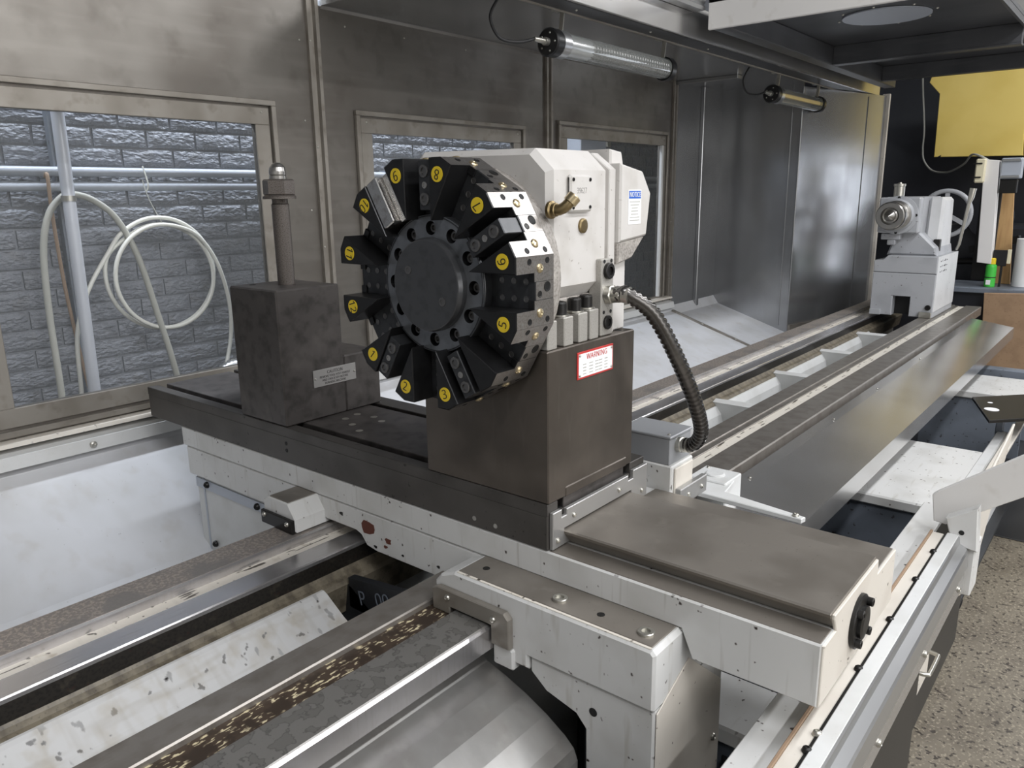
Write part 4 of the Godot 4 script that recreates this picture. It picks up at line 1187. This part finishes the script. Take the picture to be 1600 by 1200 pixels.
# ---------------------------------------------------------------- tailstock
func tailstock() -> void:
	var t := thing("tailstock", V(-1.29, 0.762, -6.03), "white tailstock with steel quill, handwheel and clamp lever", "tailstock")
	var zf := -5.72
	part("base", Geo.new().ext(P2([-1.484, 0.762, -1.345, 0.762, -1.345, 0.895, -1.235, 0.895, -1.235, 0.762, -1.093, 0.762, -1.093, 1.05, -1.484, 1.05]), "z", -6.36, zf, 0.004), M.tail, t)
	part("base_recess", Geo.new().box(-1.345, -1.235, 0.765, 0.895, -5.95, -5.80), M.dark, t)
	part("top_slide", Geo.new().ext(P2([-1.484, 1.053, -1.093, 1.053, -1.093, 1.165, -1.40, 1.165, -1.43, 1.135, -1.484, 1.13]), "z", -6.36, zf - 0.002, 0.004), M.tail, t)
	part("side_face", Geo.new().box(-1.0935, -1.089, 0.80, 1.165, -6.355, -5.73, 0.001), M.tail_side_lit, t)  # thin plate, painted paler for the light on this side
	part("scraper", Geo.new().box(-1.17, -1.095, 0.762, 0.80, zf, zf + 0.02, 0.002), M.zinc, t)
	part("scraper", Geo.new().box(-1.48, -1.41, 0.762, 0.80, zf, zf + 0.02, 0.002), M.tail, t)
	screw(t, V(-1.12, 0.83, zf), V(0, 0, 1), 0.018, 0.012, M.bolt_black, "cap_screw")
	# column and head
	part("column", Geo.new().ext(P2([-1.43, 1.165, -1.12, 1.165, -1.13, 1.22, -1.23, 1.315, -1.23, 1.55, -1.46, 1.55, -1.485, 1.53, -1.485, 1.315, -1.39, 1.29]), "z", -6.30, -5.80, 0.012), M.tail, t)
	part("buttress", Geo.new().ext(P2([-5.90, 1.165, -6.28, 1.165, -6.22, 1.545, -5.94, 1.545]), "x", -1.23, -1.13, 0.02), M.tail_side_lit, t)
	part("head_face", Geo.new().box(-1.485, -1.232, 1.315, 1.548, -5.80, zf - 0.0, 0.008), M.tail, t)
	part("buttress_pocket", Geo.new().box(-1.165, -1.125, 1.175, 1.27, -5.935, -5.885, 0.004), M.bolt_black, t)
	var q := V(-1.362, 1.433, zf)
	part("quill_flange", Geo.new().lathe([[0.125, 0.0], [0.125, 0.014], [0.104, 0.018], [0.104, 0.034], [0.096, 0.055], [0.096, 0.065]], q, V(0, 0, 1), 40), M.tail, t)
	for k in 4:
		var an := PI / 2 * k
		pit(t, q + V(0.114 * cos(an), 0.114 * sin(an), 0.0165), V(0, 0, 1), 0.008, M.dark)
	part("quill", Geo.new().lathe([[0.096, 0.0], [0.096, 0.065], [0.082, 0.069], [0.082, 0.14], [0.088, 0.144], [0.088, 0.205], [0.082, 0.212], [0.056, 0.212], [0.056, 0.16], [0.0, 0.16]], q, V(0, 0, 1), 40), M.steel, t)
	part("quill_ring", Geo.new().lathe([[0.089, 0.0], [0.0905, 0.004], [0.0905, 0.016], [0.089, 0.02]], q + V(0, 0, 0.178), V(0, 0, 1), 40), M.bolt_black, t)
	part("live_centre", Geo.new().lathe([[0.046, 0.0], [0.046, 0.05], [0.036, 0.054], [0.036, 0.058], [0.0, 0.10]], q + V(0, 0, 0.145), V(0, 0, 1), 28), M.steel, t)
	part("oil_cup", Geo.new().lathe([[0.034, 0.0], [0.034, 0.07], [0.038, 0.074], [0.038, 0.088], [0.012, 0.090], [0.008, 0.098], [0.0, 0.098]], V(-1.40, 1.548, -5.85), Vector3.UP, 20), M.zinc, t)
	part("quill_lock", Geo.new().box(-1.46, -1.34, 1.27, 1.31, -5.79, -5.735, 0.004), M.tail, t)
	part("lock_foot", Geo.new().box(-1.42, -1.37, 1.235, 1.27, -5.79, -5.74, 0.004), M.tail, t)
	# handwheel
	var hw := V(-1.25, 1.42, -6.62)
	var hr := Geo.new()
	var ringp := []
	for k in 41: ringp.append(hw + V(0.165 * cos(TAU * k / 40.0), 0.165 * sin(TAU * k / 40.0), 0))
	hr.tube(ringp, 0.017, 10)
	for k in 3:
		var an := PI / 2 + TAU / 3 * k
		hr.bar(hw, hw + V(0.16 * cos(an), 0.16 * sin(an), 0), 0.03, 0.012, V(0, 0, 1))
	hr.lathe([[0.04, -0.02], [0.04, 0.03], [0.0, 0.03]], hw, V(0, 0, 1), 20)
	part("handwheel", hr, M.tail, t)
	part("wheel_shaft", Geo.new().tube([hw + V(0, 0, 0.01), V(-1.25, 1.42, -6.29)], 0.03, 14), M.steel, t)
	part("clamp_lever", Geo.new().tube([V(-1.10, 1.175, -6.33), V(-1.085, 1.215, -6.32), V(-1.05, 1.50, -6.30), V(-1.042, 1.54, -6.30), V(-1.035, 1.60, -6.30)], [0.01, 0.010, 0.013, 0.02, 0.022], 12), M.zinc, t)
	# marker notes on the side
	for r in 3:
		for k in 5:
			var z := -5.80 - 0.045 * k - 0.006 * ((k * 7 + r * 3) % 3)
			part("ink_mark", Geo.new().box(-1.0893, -1.0883, 1.128 - 0.035 * r, 1.128 - 0.035 * r + (0.007 if k % 2 == 0 else 0.012), z - (0.022 if k != 1 else 0.008), z), M.ink, t)

# ---------------------------------------------------------------- front guard rail, bins and sliding-door foot
func front() -> void:
	var t := thing("front_guard_rail", V(-0.30, 0.0, -1.0), "aluminium door rail along the cream front guard", "guard rail")
	var za := 0.2
	var zb := -2.16
	part("guard_wall", Geo.new().box(-0.352, -0.322, 0.30, 0.722, zb, za, 0.003), M.cream, t)
	part("seal_strip", Geo.new().box(-0.356, -0.350, 0.70, 0.726, zb, za, 0.001), M.hose_brown, t)
	part("rail", Geo.new().ext(P2([-0.320, 0.66, -0.320, 0.722, -0.316, 0.725, -0.290, 0.725, -0.287, 0.722, -0.285, 0.705, -0.268, 0.695, -0.264, 0.69, -0.262, 0.645, -0.30, 0.645]), "z", za, zb, 0.001), M.alu, t)
	part("rail_top", Geo.new().box(-0.3165, -0.290, 0.7245, 0.7275, zb, za, 0.001), M.white_clean, t)
	part("inner_ledge", Geo.new().box(-0.425, -0.357, 0.684, 0.70, -2.42, za, 0.002), M.white, t)
	part("seam", Geo.new().box(-0.3225, -0.3175, 0.716, 0.7235, zb, za), M.bolt_black, t)
	part("rail_skirt", Geo.new().box(-0.30, -0.266, 0.585, 0.648, zb, za, 0.003), M.stainless, t)
	part("dark_base", Geo.new().box(-0.36, -0.275, 0.10, 0.59, -1.75, za, 0.004), M.bolt_black, t)
	part("white_leg", Geo.new().box(-0.345, -0.27, 0.0, 0.585, -1.13, -1.0, 0.004), M.white, t)
	for z in [-0.95, -1.12, -1.17, -1.40, -1.62, -1.84, -2.02]:
		place("bolt", dome_mesh(0.0085, 0.009), M.bolt_black if int(z * 100) % 2 == 0 else M.zinc, t, V(-0.321, 0.722, z))
	for z in [-1.05, -1.36, -1.72, -2.08]:
		rivet(t, V(-0.266, 0.615, z), V(1, 0, 0), 0.008, M.zinc)
	# drawer handle on the floor side
	var h := thing("drawer_unit", V(-0.38, 0.06, -2.3), "dark chip drawer with a bent wire pull near the floor", "drawer")
	part("pull_handle", Geo.new().tube(smooth([V(-0.36, 0.42, -1.96), V(-0.32, 0.42, -1.96), V(-0.292, 0.42, -1.965), V(-0.288, 0.42, -1.98), V(-0.288, 0.42, -2.06), V(-0.292, 0.42, -2.075), V(-0.32, 0.42, -2.08), V(-0.36, 0.42, -2.08)], 5), 0.0055, 10), M.zinc, h)
	part("drawer_front", Geo.new().box(-0.40, -0.352, 0.06, 0.60, -2.85, -1.76, 0.004), M.bolt_black, h)
	# chip trough in front of the bed with white cross shelves
	var c := thing("chip_trough", V(-0.60, 0.0, -3.0), "white-edged chip trough with dark bays in front of the bed", "chip trough")
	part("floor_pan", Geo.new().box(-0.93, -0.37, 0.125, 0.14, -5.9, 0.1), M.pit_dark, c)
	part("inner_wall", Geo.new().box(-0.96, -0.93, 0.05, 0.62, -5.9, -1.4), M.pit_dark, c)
	part("front_wall", Geo.new().box(-0.42, -0.352, 0.10, 0.50, zb, 0.1, 0.004), M.white, c)
	part("front_wall_far", Geo.new().box(-0.452, -0.41, 0.10, 0.50, -4.1, zb, 0.004), M.white_clean, c)
	var bays := [[-1.37, -1.56], [-2.93, -3.72], [-4.86, -5.35]]
	for k in 3:
		var s := part("shelf", Geo.new().box(-0.93, -0.42, 0.455, 0.497, bays[k][1], bays[k][0], 0.006), M.white, c)
		part("shelf_front", Geo.new().box(-0.93, -0.43, 0.14, 0.455, bays[k][0] - 0.05, bays[k][0] - 0.02), M.bluegrey, s)
		part("shelf_back", Geo.new().box(-0.93, -0.43, 0.14, 0.455, bays[k][1] + 0.02, bays[k][1] + 0.05), M.bluegrey, s)
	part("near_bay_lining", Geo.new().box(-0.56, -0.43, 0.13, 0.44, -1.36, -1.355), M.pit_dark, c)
	part("end_tube", Geo.new().box(-0.95, -0.35, 0.47, 0.53, -5.5, -5.42, 0.008), M.bluegrey, c)
	# foot of the sliding door
	var d := thing("sliding_door_foot", V(-0.28, 0.6, -2.25), "white folded foot of the sliding door on the aluminium rail", "door foot")
	part("arm", Geo.new().ext(P2([-0.372, 0.80, -0.362, 0.727, -0.332, 0.724, 0.05, 1.00, 0.05, 1.13, -0.36, 0.812]), "z", -2.24, -2.22, 0.002), M.fascia, d)
	part("knuckle", Geo.new().ext(P2([-0.325, 0.765, -0.255, 0.81, -0.245, 0.69, -0.305, 0.70]), "z", -2.20, -2.16, 0.003), M.white, d)
	part("leg_sheet", Geo.new().ext(P2([-2.22, 0.76, -2.22, 0.53, -2.40, 0.50, -2.95, 0.84]), "x", -0.285, -0.278, 0.002), M.cream, d)
	part("carriage", Geo.new().box(-0.29, -0.25, 0.56, 0.70, -2.26, -2.17, 0.003), M.white, d)
	pit(d, V(-0.285, 0.735, -2.16), V(0, 0, 1), 0.006, M.dark)
	part("edge_fold", Geo.new().box(-0.40, -0.365, 0.50, 0.515, -4.3, -2.25, 0.002), M.cream, d)
	# hinged dark plate further along
	var p := thing("hinged_plate", V(-0.45, 0.55, -4.2), "dark perforated steel plate beyond the white door foot", "plate")
	part("plate", Geo.new().ext(P2([-0.585, -4.20, -0.10, -4.72, 0.0, -4.30, -0.455, -3.80]), "y", 0.605, 0.62, 0.002), M.bolt_black, p)
	for q in [[-0.50, -4.13], [-0.35, -4.30], [-0.25, -4.42]]: pit(p, V(q[0], 0.62, q[1]), Vector3.UP, 0.010, M.paper)
	part("oblong_cutout", Geo.new().lathe([[0.0, 0.0], [0.03, 0.0], [0.03, 0.002], [0.0, 0.002]], V(-0.475, 0.62, -4.0), Vector3.UP, 20), M.paper, p)
	part("support_post", Geo.new().box(-0.46, -0.43, 0.0, 0.605, -4.12, -4.08, 0.003), M.bluegrey, p)
	# castor of the bin trolley
	var k := thing("castor", V(-0.43, 0.0, -3.15), "small swivel castor with a dark tyre on the speckled floor", "castor")
	part("tyre", Geo.new().lathe([[0.0, -0.016], [0.046, -0.016], [0.05, -0.011], [0.05, 0.011], [0.046, 0.016], [0.0, 0.016]], V(-0.42, 0.0505, -3.15), V(0.9, 0, 0.43), 28), M.rubber, k)
	part("hub", Geo.new().lathe([[0.0, 0.0], [0.026, 0.0], [0.024, 0.003], [0.008, 0.004], [0.0, 0.004]], V(-0.42, 0.0505, -3.15) + V(0.9, 0, 0.43) * 0.0165, V(0.9, 0, 0.43), 20), M.alu, k)
	part("fork", Geo.new().bar(V(-0.398, 0.05, -3.14), V(-0.43, 0.115, -3.16), 0.03, 0.005, V(0.9, 0, 0.43)).bar(V(-0.442, 0.05, -3.16), V(-0.455, 0.115, -3.17), 0.03, 0.005, V(0.9, 0, 0.43)), M.zinc, k)
	part("top_plate", Geo.new().box(-0.50, -0.39, 0.112, 0.118, -3.22, -3.10, 0.002), M.zinc, k)

# ---------------------------------------------------------------- work lights under the roof
func work_lights() -> void:
	for k in 2:
		var z0: float = [-2.70, -5.06][k]
		var z1: float = [-3.70, -5.95][k]
		var x := -2.02
		var y := 2.2
		var t := thing("work_light", V(x, y, (z0 + z1) * 0.5), ["long tubular work light with a perforated sleeve, nearest the camera", "tubular work light with a painted amber glow at the tailstock end"][k], "work light", "tubular work lights under the roof")
		var L := z0 - z1
		var o := V(x, y, z0)
		part("end_cap", Geo.new().lathe([[0.0, 0.0], [0.05, 0.0], [0.056, 0.006], [0.056, 0.045], [0.052, 0.05], [0.0, 0.05]], o, V(0, 0, -1), 28), M.black_plastic, t)
		part("clamp_ring", Geo.new().lathe([[0.053, 0.0], [0.055, 0.0], [0.055, 0.05], [0.05, 0.05]], o + V(0, 0, -0.05), V(0, 0, -1), 28), M.alu, t)
		part("glass_tube", Geo.new().lathe([[0.049, 0.0], [0.049, L - 0.10]], o + V(0, 0, -0.06), V(0, 0, -1), 28), M.tube_glass, t)
		part("far_cap", Geo.new().lathe([[0.052, 0.0], [0.056, 0.0], [0.056, 0.04], [0.0, 0.04]], o + V(0, 0, -L + 0.04), V(0, 0, -1), 28), M.black_plastic, t)
		if k == 0:
			part("reflector", Geo.new().lathe([[0.043, 0.0], [0.043, 0.2]], o + V(0, 0, -0.08), V(0, 0, -1), 20), M.alu, t)
			var mesh_g := Geo.new()
			for i in 30:
				mesh_g.lathe([[0.042, 0.0], [0.045, 0.003], [0.045, 0.009], [0.042, 0.012]], o + V(0, 0, -0.28 - i * 0.0226), V(0, 0, -1), 20)
			for i in 16:
				var an := TAU * i / 16.0
				var d := V(0.0435 * cos(an), 0.0435 * sin(an), 0)
				mesh_g.bar(o + d + V(0, 0, -0.27), o + d + V(0, 0, -L + 0.05), 0.005, 0.003, d.normalized())
			part("perforated_sleeve", mesh_g, M.dark_steel, t)
		else:
			part("painted_glow", Geo.new().box(x + 0.012, x + 0.032, y - 0.012, y + 0.014, z1 + 0.06, z0 - 0.07, 0.003), M.amber, t)  # amber colour paints the glow and reflection inside the unlit tube
			part("inner_reflector", Geo.new().fold([Vector2(x + 0.02, y + 0.035), Vector2(x - 0.03, y + 0.02), Vector2(x - 0.03, y - 0.025), Vector2(x + 0.015, y - 0.036)], 0.002, z0 - 0.06, z1 + 0.05), M.alu, t)
		part("gland", Geo.new().lathe([[0.016, 0.0], [0.016, 0.02], [0.011, 0.022], [0.011, 0.05], [0.008, 0.075], [0.0, 0.075]], o + V(0, 0, 0.0), V(-0.15, 0.05, 1), 14), M.zinc, t)
		for i in 5:
			var an := TAU * i / 5.0
			rivet(t, o + V(0.036 * cos(an), 0.036 * sin(an), 0.0), V(0, 0, 1), 0.004, M.zinc)
		for zc in [z0 - 0.09, z1 + 0.05]:
			part("hanger_clip", Geo.new().bar(V(x, y + 0.05, zc), V(x + 0.01, 2.338, zc), 0.02, 0.005, V(0, 0, 1)).box(x - 0.035, x + 0.045, 2.330, 2.338, zc - 0.02, zc + 0.02, 0.002), M.zinc, t)
		var st := o + V(-0.012, 0.004, 0.07)
		part("cable", Geo.new().tube(smooth([st, st + V(-0.02, -0.02, 0.08), st + V(-0.05, -0.01, 0.16), st + V(-0.06, 0.06, 0.20), st + V(-0.04, 0.131, 0.17)], 8), 0.006, 8), M.rubber, t)

# ---------------------------------------------------------------- pipes and hoses on the brick wall
func wall_services() -> void:
	for k in 2:
		var y: float = [1.71, 1.655][k]
		var z1 := -8.7
		var t := thing("wall_conduit", V(-3.25, y, -4.0), ["upper of the two grey conduits along the brick wall", "lower of the two grey conduits along the brick wall"][k], "conduit", "horizontal conduits on the brick wall")
		part("pipe", Geo.new().tube([V(-3.255, y, 0.4), V(-3.255, y, z1)], 0.0185, 14), M.conduit_grey, t)
		for z in [-1.27, -2.9, -4.4]:
			part("clip", Geo.new().box(-3.30, -3.232, y - 0.026, y + 0.026, z - 0.015, z + 0.015, 0.003), M.bluegrey, t)
	var s := thing("strut_channel", V(-3.28, 0.8, -1.26), "dark vertical strut channel behind the white pole", "strut")
	part("channel", Geo.new().ext(P2([-3.295, -1.245, -3.262, -1.245, -3.262, -1.252, -3.285, -1.252, -3.285, -1.278, -3.262, -1.278, -3.262, -1.285, -3.295, -1.285]), "y", 0.75, 1.93), M.bluegrey, s)
	var p := thing("white_pole", V(-3.05, 0.55, -1.2), "white round pole leaning in front of the brick wall", "pole")
	part("tube", Geo.new().tube([V(-3.10, 2.25, -1.225), V(-3.10, 0.72, -1.208)], 0.022, 16), M.pole, p)
	part("clamp", Geo.new().lathe([[0.022, 0.0], [0.025, 0.0], [0.025, 0.02], [0.022, 0.02]], V(-3.10, 1.60, -1.218), Vector3.UP, 16).bar(V(-3.12, 1.61, -1.22), V(-3.26, 1.61, -1.255), 0.012, 0.02), M.zinc, p)
	var g := thing("grey_hose", V(-3.15, 0.8, -1.3), "grey hose looped over the white pole clamp", "hose")
	part("hose", Geo.new().tube(smooth([V(-3.14, 0.72, -1.10), V(-3.15, 0.92, -1.11), V(-3.17, 1.20, -1.118), V(-3.18, 1.42, -1.135), V(-3.18, 1.55, -1.17), V(-3.18, 1.615, -1.225), V(-3.18, 1.625, -1.27), V(-3.18, 1.60, -1.34), V(-3.18, 1.53, -1.415), V(-3.17, 1.38, -1.475), V(-3.16, 1.15, -1.52), V(-3.15, 0.95, -1.555), V(-3.15, 0.72, -1.59)], 8), 0.0125, 10), M.hose_grey, g)
	var b := thing("brown_cable", V(-3.2, 0.8, -1.2), "thin brown cable hanging beside the white pole", "cable")
	part("cable", Geo.new().tube(smooth([V(-3.235, 1.69, -1.20), V(-3.215, 1.69, -1.20), V(-3.21, 1.55, -1.195), V(-3.21, 1.30, -1.20), V(-3.20, 1.10, -1.21), V(-3.20, 0.92, -1.225), V(-3.20, 0.75, -1.25)], 7), 0.007, 8), M.hose_brown, b)
	# coil of white cable
	var c := thing("coiled_cable", V(-3.2, 0.7, -1.58), "coil of white cable tied to the conduits by a string", "cable")
	var pts := []
	var cy := 1.29
	var cz := -1.585
	pts.append_array([V(-3.17, 0.70, -1.18), V(-3.17, 0.90, -1.19), V(-3.17, 1.10, -1.205), V(-3.18, 1.26, -1.27), V(-3.19, 1.40, -1.37)])
	for i in 27:
		var an := PI * 0.72 - TAU * 2.0 * i / 24.0
		var rr := 0.217 + (0.012 if i < 12 else -0.004)
		pts.append(V(-3.195 + 0.012 * sin(an * 0.5) + 0.001 * i, cy + rr * sin(an) + (0.012 if i < 12 else 0.0), cz - rr * cos(an) + (0.006 if i < 12 else 0.0)))
	pts.append_array([V(-3.17, 1.44, -1.75), V(-3.16, 1.32, -1.815), V(-3.16, 1.15, -1.85), V(-3.16, 1.0, -1.84), V(-3.15, 0.85, -1.79), V(-3.15, 0.72, -1.75)])
	part("cable", Geo.new().tube(smooth(pts, 5), 0.0085, 9), M.hose_white, c)
	part("string", Geo.new().tube(smooth([V(-3.18, 1.50, -1.60), V(-3.2, 1.60, -1.565), V(-3.23, 1.68, -1.56)], 4), 0.002, 5), M.hose_grey, c)
	part("tie", Geo.new().tube(smooth([V(-3.235, 1.635, -1.575), V(-3.225, 1.66, -1.58), V(-3.228, 1.70, -1.575), V(-3.235, 1.735, -1.57)], 4), 0.003, 6), M.hose_white, c)
	var du := thing("corrugated_duct", V(-3.1, 0.75, -1.78), "short shiny corrugated duct just visible behind the black block", "duct")
	var dp := []
	var dr := []
	for i in 40:
		var an := PI * i / 39.0
		dp.append(V(-3.08, 0.79 + 0.085 * sin(an), -1.80 + 0.09 * cos(an)))
		dr.append(0.034 if i % 2 == 0 else 0.040)
	part("duct", Geo.new().tube(dp, dr, 14), M.alu, du)
	# grey electrical box seen through the far window
	var e := thing("wall_box", V(-3.25, 1.5, -4.95), "grey steel electrical box on the wall seen through the far window", "electrical box")
	part("case", Geo.new().box(-3.29, -3.16, 1.40, 2.15, -4.93, -4.60, 0.006), M.conduit_grey, e)
	part("hinge", Geo.new().box(-3.17, -3.145, 1.925, 1.965, -4.965, -4.915, 0.004), M.zinc, e)

# ---------------------------------------------------------------- far end of the workshop
func background() -> void:
	var y := thing("yellow_panel", V(-1.4, 1.88, -8.3), "large yellow sheet panel hanging in front of the black wall", "panel")
	part("sheet", Geo.new().ext(P2([-1.82, 2.55, -1.725, 2.443, -1.715, 1.888, -1.013, 1.872, -1.06, 2.62, -1.8, 2.62]), "z", -8.32, -8.28, 0.004), M.yellow, y)
	part("side_sheet", Geo.new().ext(P2([-1.008, 1.872, -0.2, 1.87, -0.2, 2.62, -1.055, 2.62]), "z", -8.32, -8.28, 0.004), M.yellow, y)
	part("scuff", Geo.new().ext(P2([-1.69, 1.885, -1.655, 1.905, -1.66, 1.885]), "z", -8.279, -8.277), M.ink, y)
	part("hanger", Geo.new().box(-1.5, -1.45, 2.6, 4.2, -8.33, -8.29).box(-0.5, -0.45, 2.6, 4.2, -8.33, -8.29), M.bolt_black, y)
	var c := thing("hanging_cable", V(-1.7, 1.7, -8.2), "thin grey cable hanging in a curve before the black wall", "cable")
	part("cable", Geo.new().tube(smooth([V(-1.92, 2.75, -8.4), V(-1.90, 2.54, -8.4), V(-1.845, 2.16, -8.38), V(-1.835, 1.98, -8.36), V(-1.80, 1.86, -8.3), V(-1.70, 1.765, -8.2), V(-1.55, 1.74, -8.0), V(-1.42, 1.76, -7.7), V(-1.30, 1.80, -7.4), V(-1.20, 1.85, -7.05), V(-1.13, 1.84, -6.95), V(-1.06, 1.80, -6.95)], 6), 0.008, 8), M.hose_grey, c)
	# white machine column with a cream box and a bracket
	var p := thing("white_column", V(-1.0, 0.9, -6.95), "narrow white machine column with a cream box near its top", "column")
	part("column", Geo.new().ext(P2([-1.054, 1.045, -0.956, 1.035, -0.990, 1.80, -1.088, 1.81]), "z", -7.02, -6.92, 0.003), M.white_plastic, p)
	part("cream_box", Geo.new().box(-1.135, -1.07, 1.64, 1.815, -6.95, -6.88, 0.008), M.cream_plastic, p)
	for yy in [1.675, 1.775]: part("strap", Geo.new().box(-1.15, -1.09, yy, yy + 0.01, -6.876, -6.868, 0.001), M.bolt_black, p)
	part("back_plate", Geo.new().box(-1.10, -0.96, 0.90, 1.80, -7.06, -7.03, 0.003), M.bolt_black, p)
	var k := thing("lamp_head", V(-0.9, 1.68, -6.95), "silver lamp head beside the white column", "lamp head")
	part("case", Geo.new().box(-0.975, -0.84, 1.665, 1.815, -7.0, -6.92, 0.006), M.conduit_grey, k)
	part("fin", Geo.new().box(-0.965, -0.85, 1.79, 1.808, -6.92, -6.905, 0.002).box(-0.965, -0.85, 1.672, 1.69, -6.92, -6.905, 0.002), M.alu, k)
	part("mount", Geo.new().box(-0.97, -0.86, 1.56, 1.66, -7.0, -6.92, 0.006), M.bolt_black, k)
	var g := thing("spray_can", V(-0.95, 0.86, -6.95), "bright green spray can on the dark bench top", "spray can")
	part("can", Geo.new().lathe([[0.0, 0.0], [0.036, 0.0], [0.037, 0.004], [0.037, 0.15], [0.034, 0.165], [0.022, 0.172], [0.0, 0.172]], V(-0.955, 0.862, -6.95), Vector3.UP, 24), M.green, g)
	part("cap", Geo.new().lathe([[0.026, 0.0], [0.026, 0.04], [0.02, 0.046], [0.0, 0.046]], V(-0.955, 1.034, -6.95), Vector3.UP, 18), M.label_yellow, g)
	part("label_patch", Geo.new().box(-0.975, -0.945, 0.88, 0.915, -6.914, -6.911), M.paper, g)
	part("band", Geo.new().lathe([[0.0372, 0.0], [0.0374, 0.0], [0.0374, 0.008], [0.0372, 0.008]], V(-0.955, 0.93, -6.95), Vector3.UP, 24), M.ink, g)
	var bx := thing("dark_carton", V(-0.87, 0.95, -6.98), "small black carton with a cream flap beside the green can", "carton")
	part("body", Geo.new().box(-0.955, -0.865, 1.02, 1.14, -6.99, -6.955, 0.003), M.black_plastic, bx)
	part("flap", Geo.new().box(-0.863, -0.84, 1.04, 1.145, -6.99, -6.96, 0.002), M.cream_plastic, bx)
	part("stand", Geo.new().box(-0.90, -0.885, 0.862, 1.02, -6.985, -6.965), M.black_plastic, bx)
	var b := thing("dark_bench", V(-0.9, 0.0, -7.1), "low black workbench behind the tailstock", "bench")
	part("top", Geo.new().box(-1.60, -0.55, 0.82, 0.86, -7.35, -6.82, 0.005), M.bluegrey, b)
	part("cabinet", Geo.new().box(-1.58, -0.78, 0.0, 0.82, -7.33, -6.86, 0.005), M.dark_wall, b)
	part("leg", Geo.new().box(-0.62, -0.57, 0.0, 0.82, -7.3, -7.24), M.dark_wall, b)
	var w := thing("plywood_board", V(-0.95, 0.86, -7.2), "upright light plywood board behind the white column", "board")
	part("board", Geo.new().ext(P2([-1.02, 0.862, -0.85, 0.862, -0.905, 1.57, -1.03, 1.57]), "z", -7.23, -7.20, 0.002), M.wood, w)
	var pr := thing("white_roll", V(-0.8, 0.86, -7.1), "tall white paper roll standing on the bench", "roll")
	part("roll", Geo.new().lathe([[0.0, 0.0], [0.085, 0.0], [0.085, 0.36], [0.03, 0.36], [0.03, 0.35], [0.0, 0.35]], V(-0.745, 0.862, -7.10), Vector3.UP, 28), M.paper, pr)
	var cb := thing("brown_board", V(-0.6, 0.0, -6.78), "large brown particle board leaning at the bench front", "board")
	part("board", Geo.new().ext(P2([-0.905, 0.05, -0.40, 0.0, -0.30, 0.86, -0.955, 0.83]), "z", -6.80, -6.76, 0.003), M.board, cb)
	# dim shelving and machine bodies along the black wall
	var sh := thing("dark_machine", V(-1.2, 0.86, -7.6), "dark machine body in the shadow behind the tailstock", "machine")
	part("body", Geo.new().box(-1.45, -0.75, 0.0, 1.30, -8.2, -7.6, 0.03), M.dark_wall, sh)
	part("head", Geo.new().lathe([[0.0, 0.0], [0.14, 0.0], [0.16, 0.03], [0.16, 0.2], [0.0, 0.22]], V(-1.1, 1.36, -7.75), V(0, 0, 1), 24), M.dark_wall, sh)
	part("arm", Geo.new().bar(V(-1.2, 1.1, -7.5), V(-0.85, 1.2, -7.45), 0.06, 0.06), M.bolt_black, sh)
	part("pipe", Geo.new().tube([V(-1.3, 1.0, -7.5), V(-0.9, 1.02, -7.5)], 0.025, 10), M.bolt_black, sh)
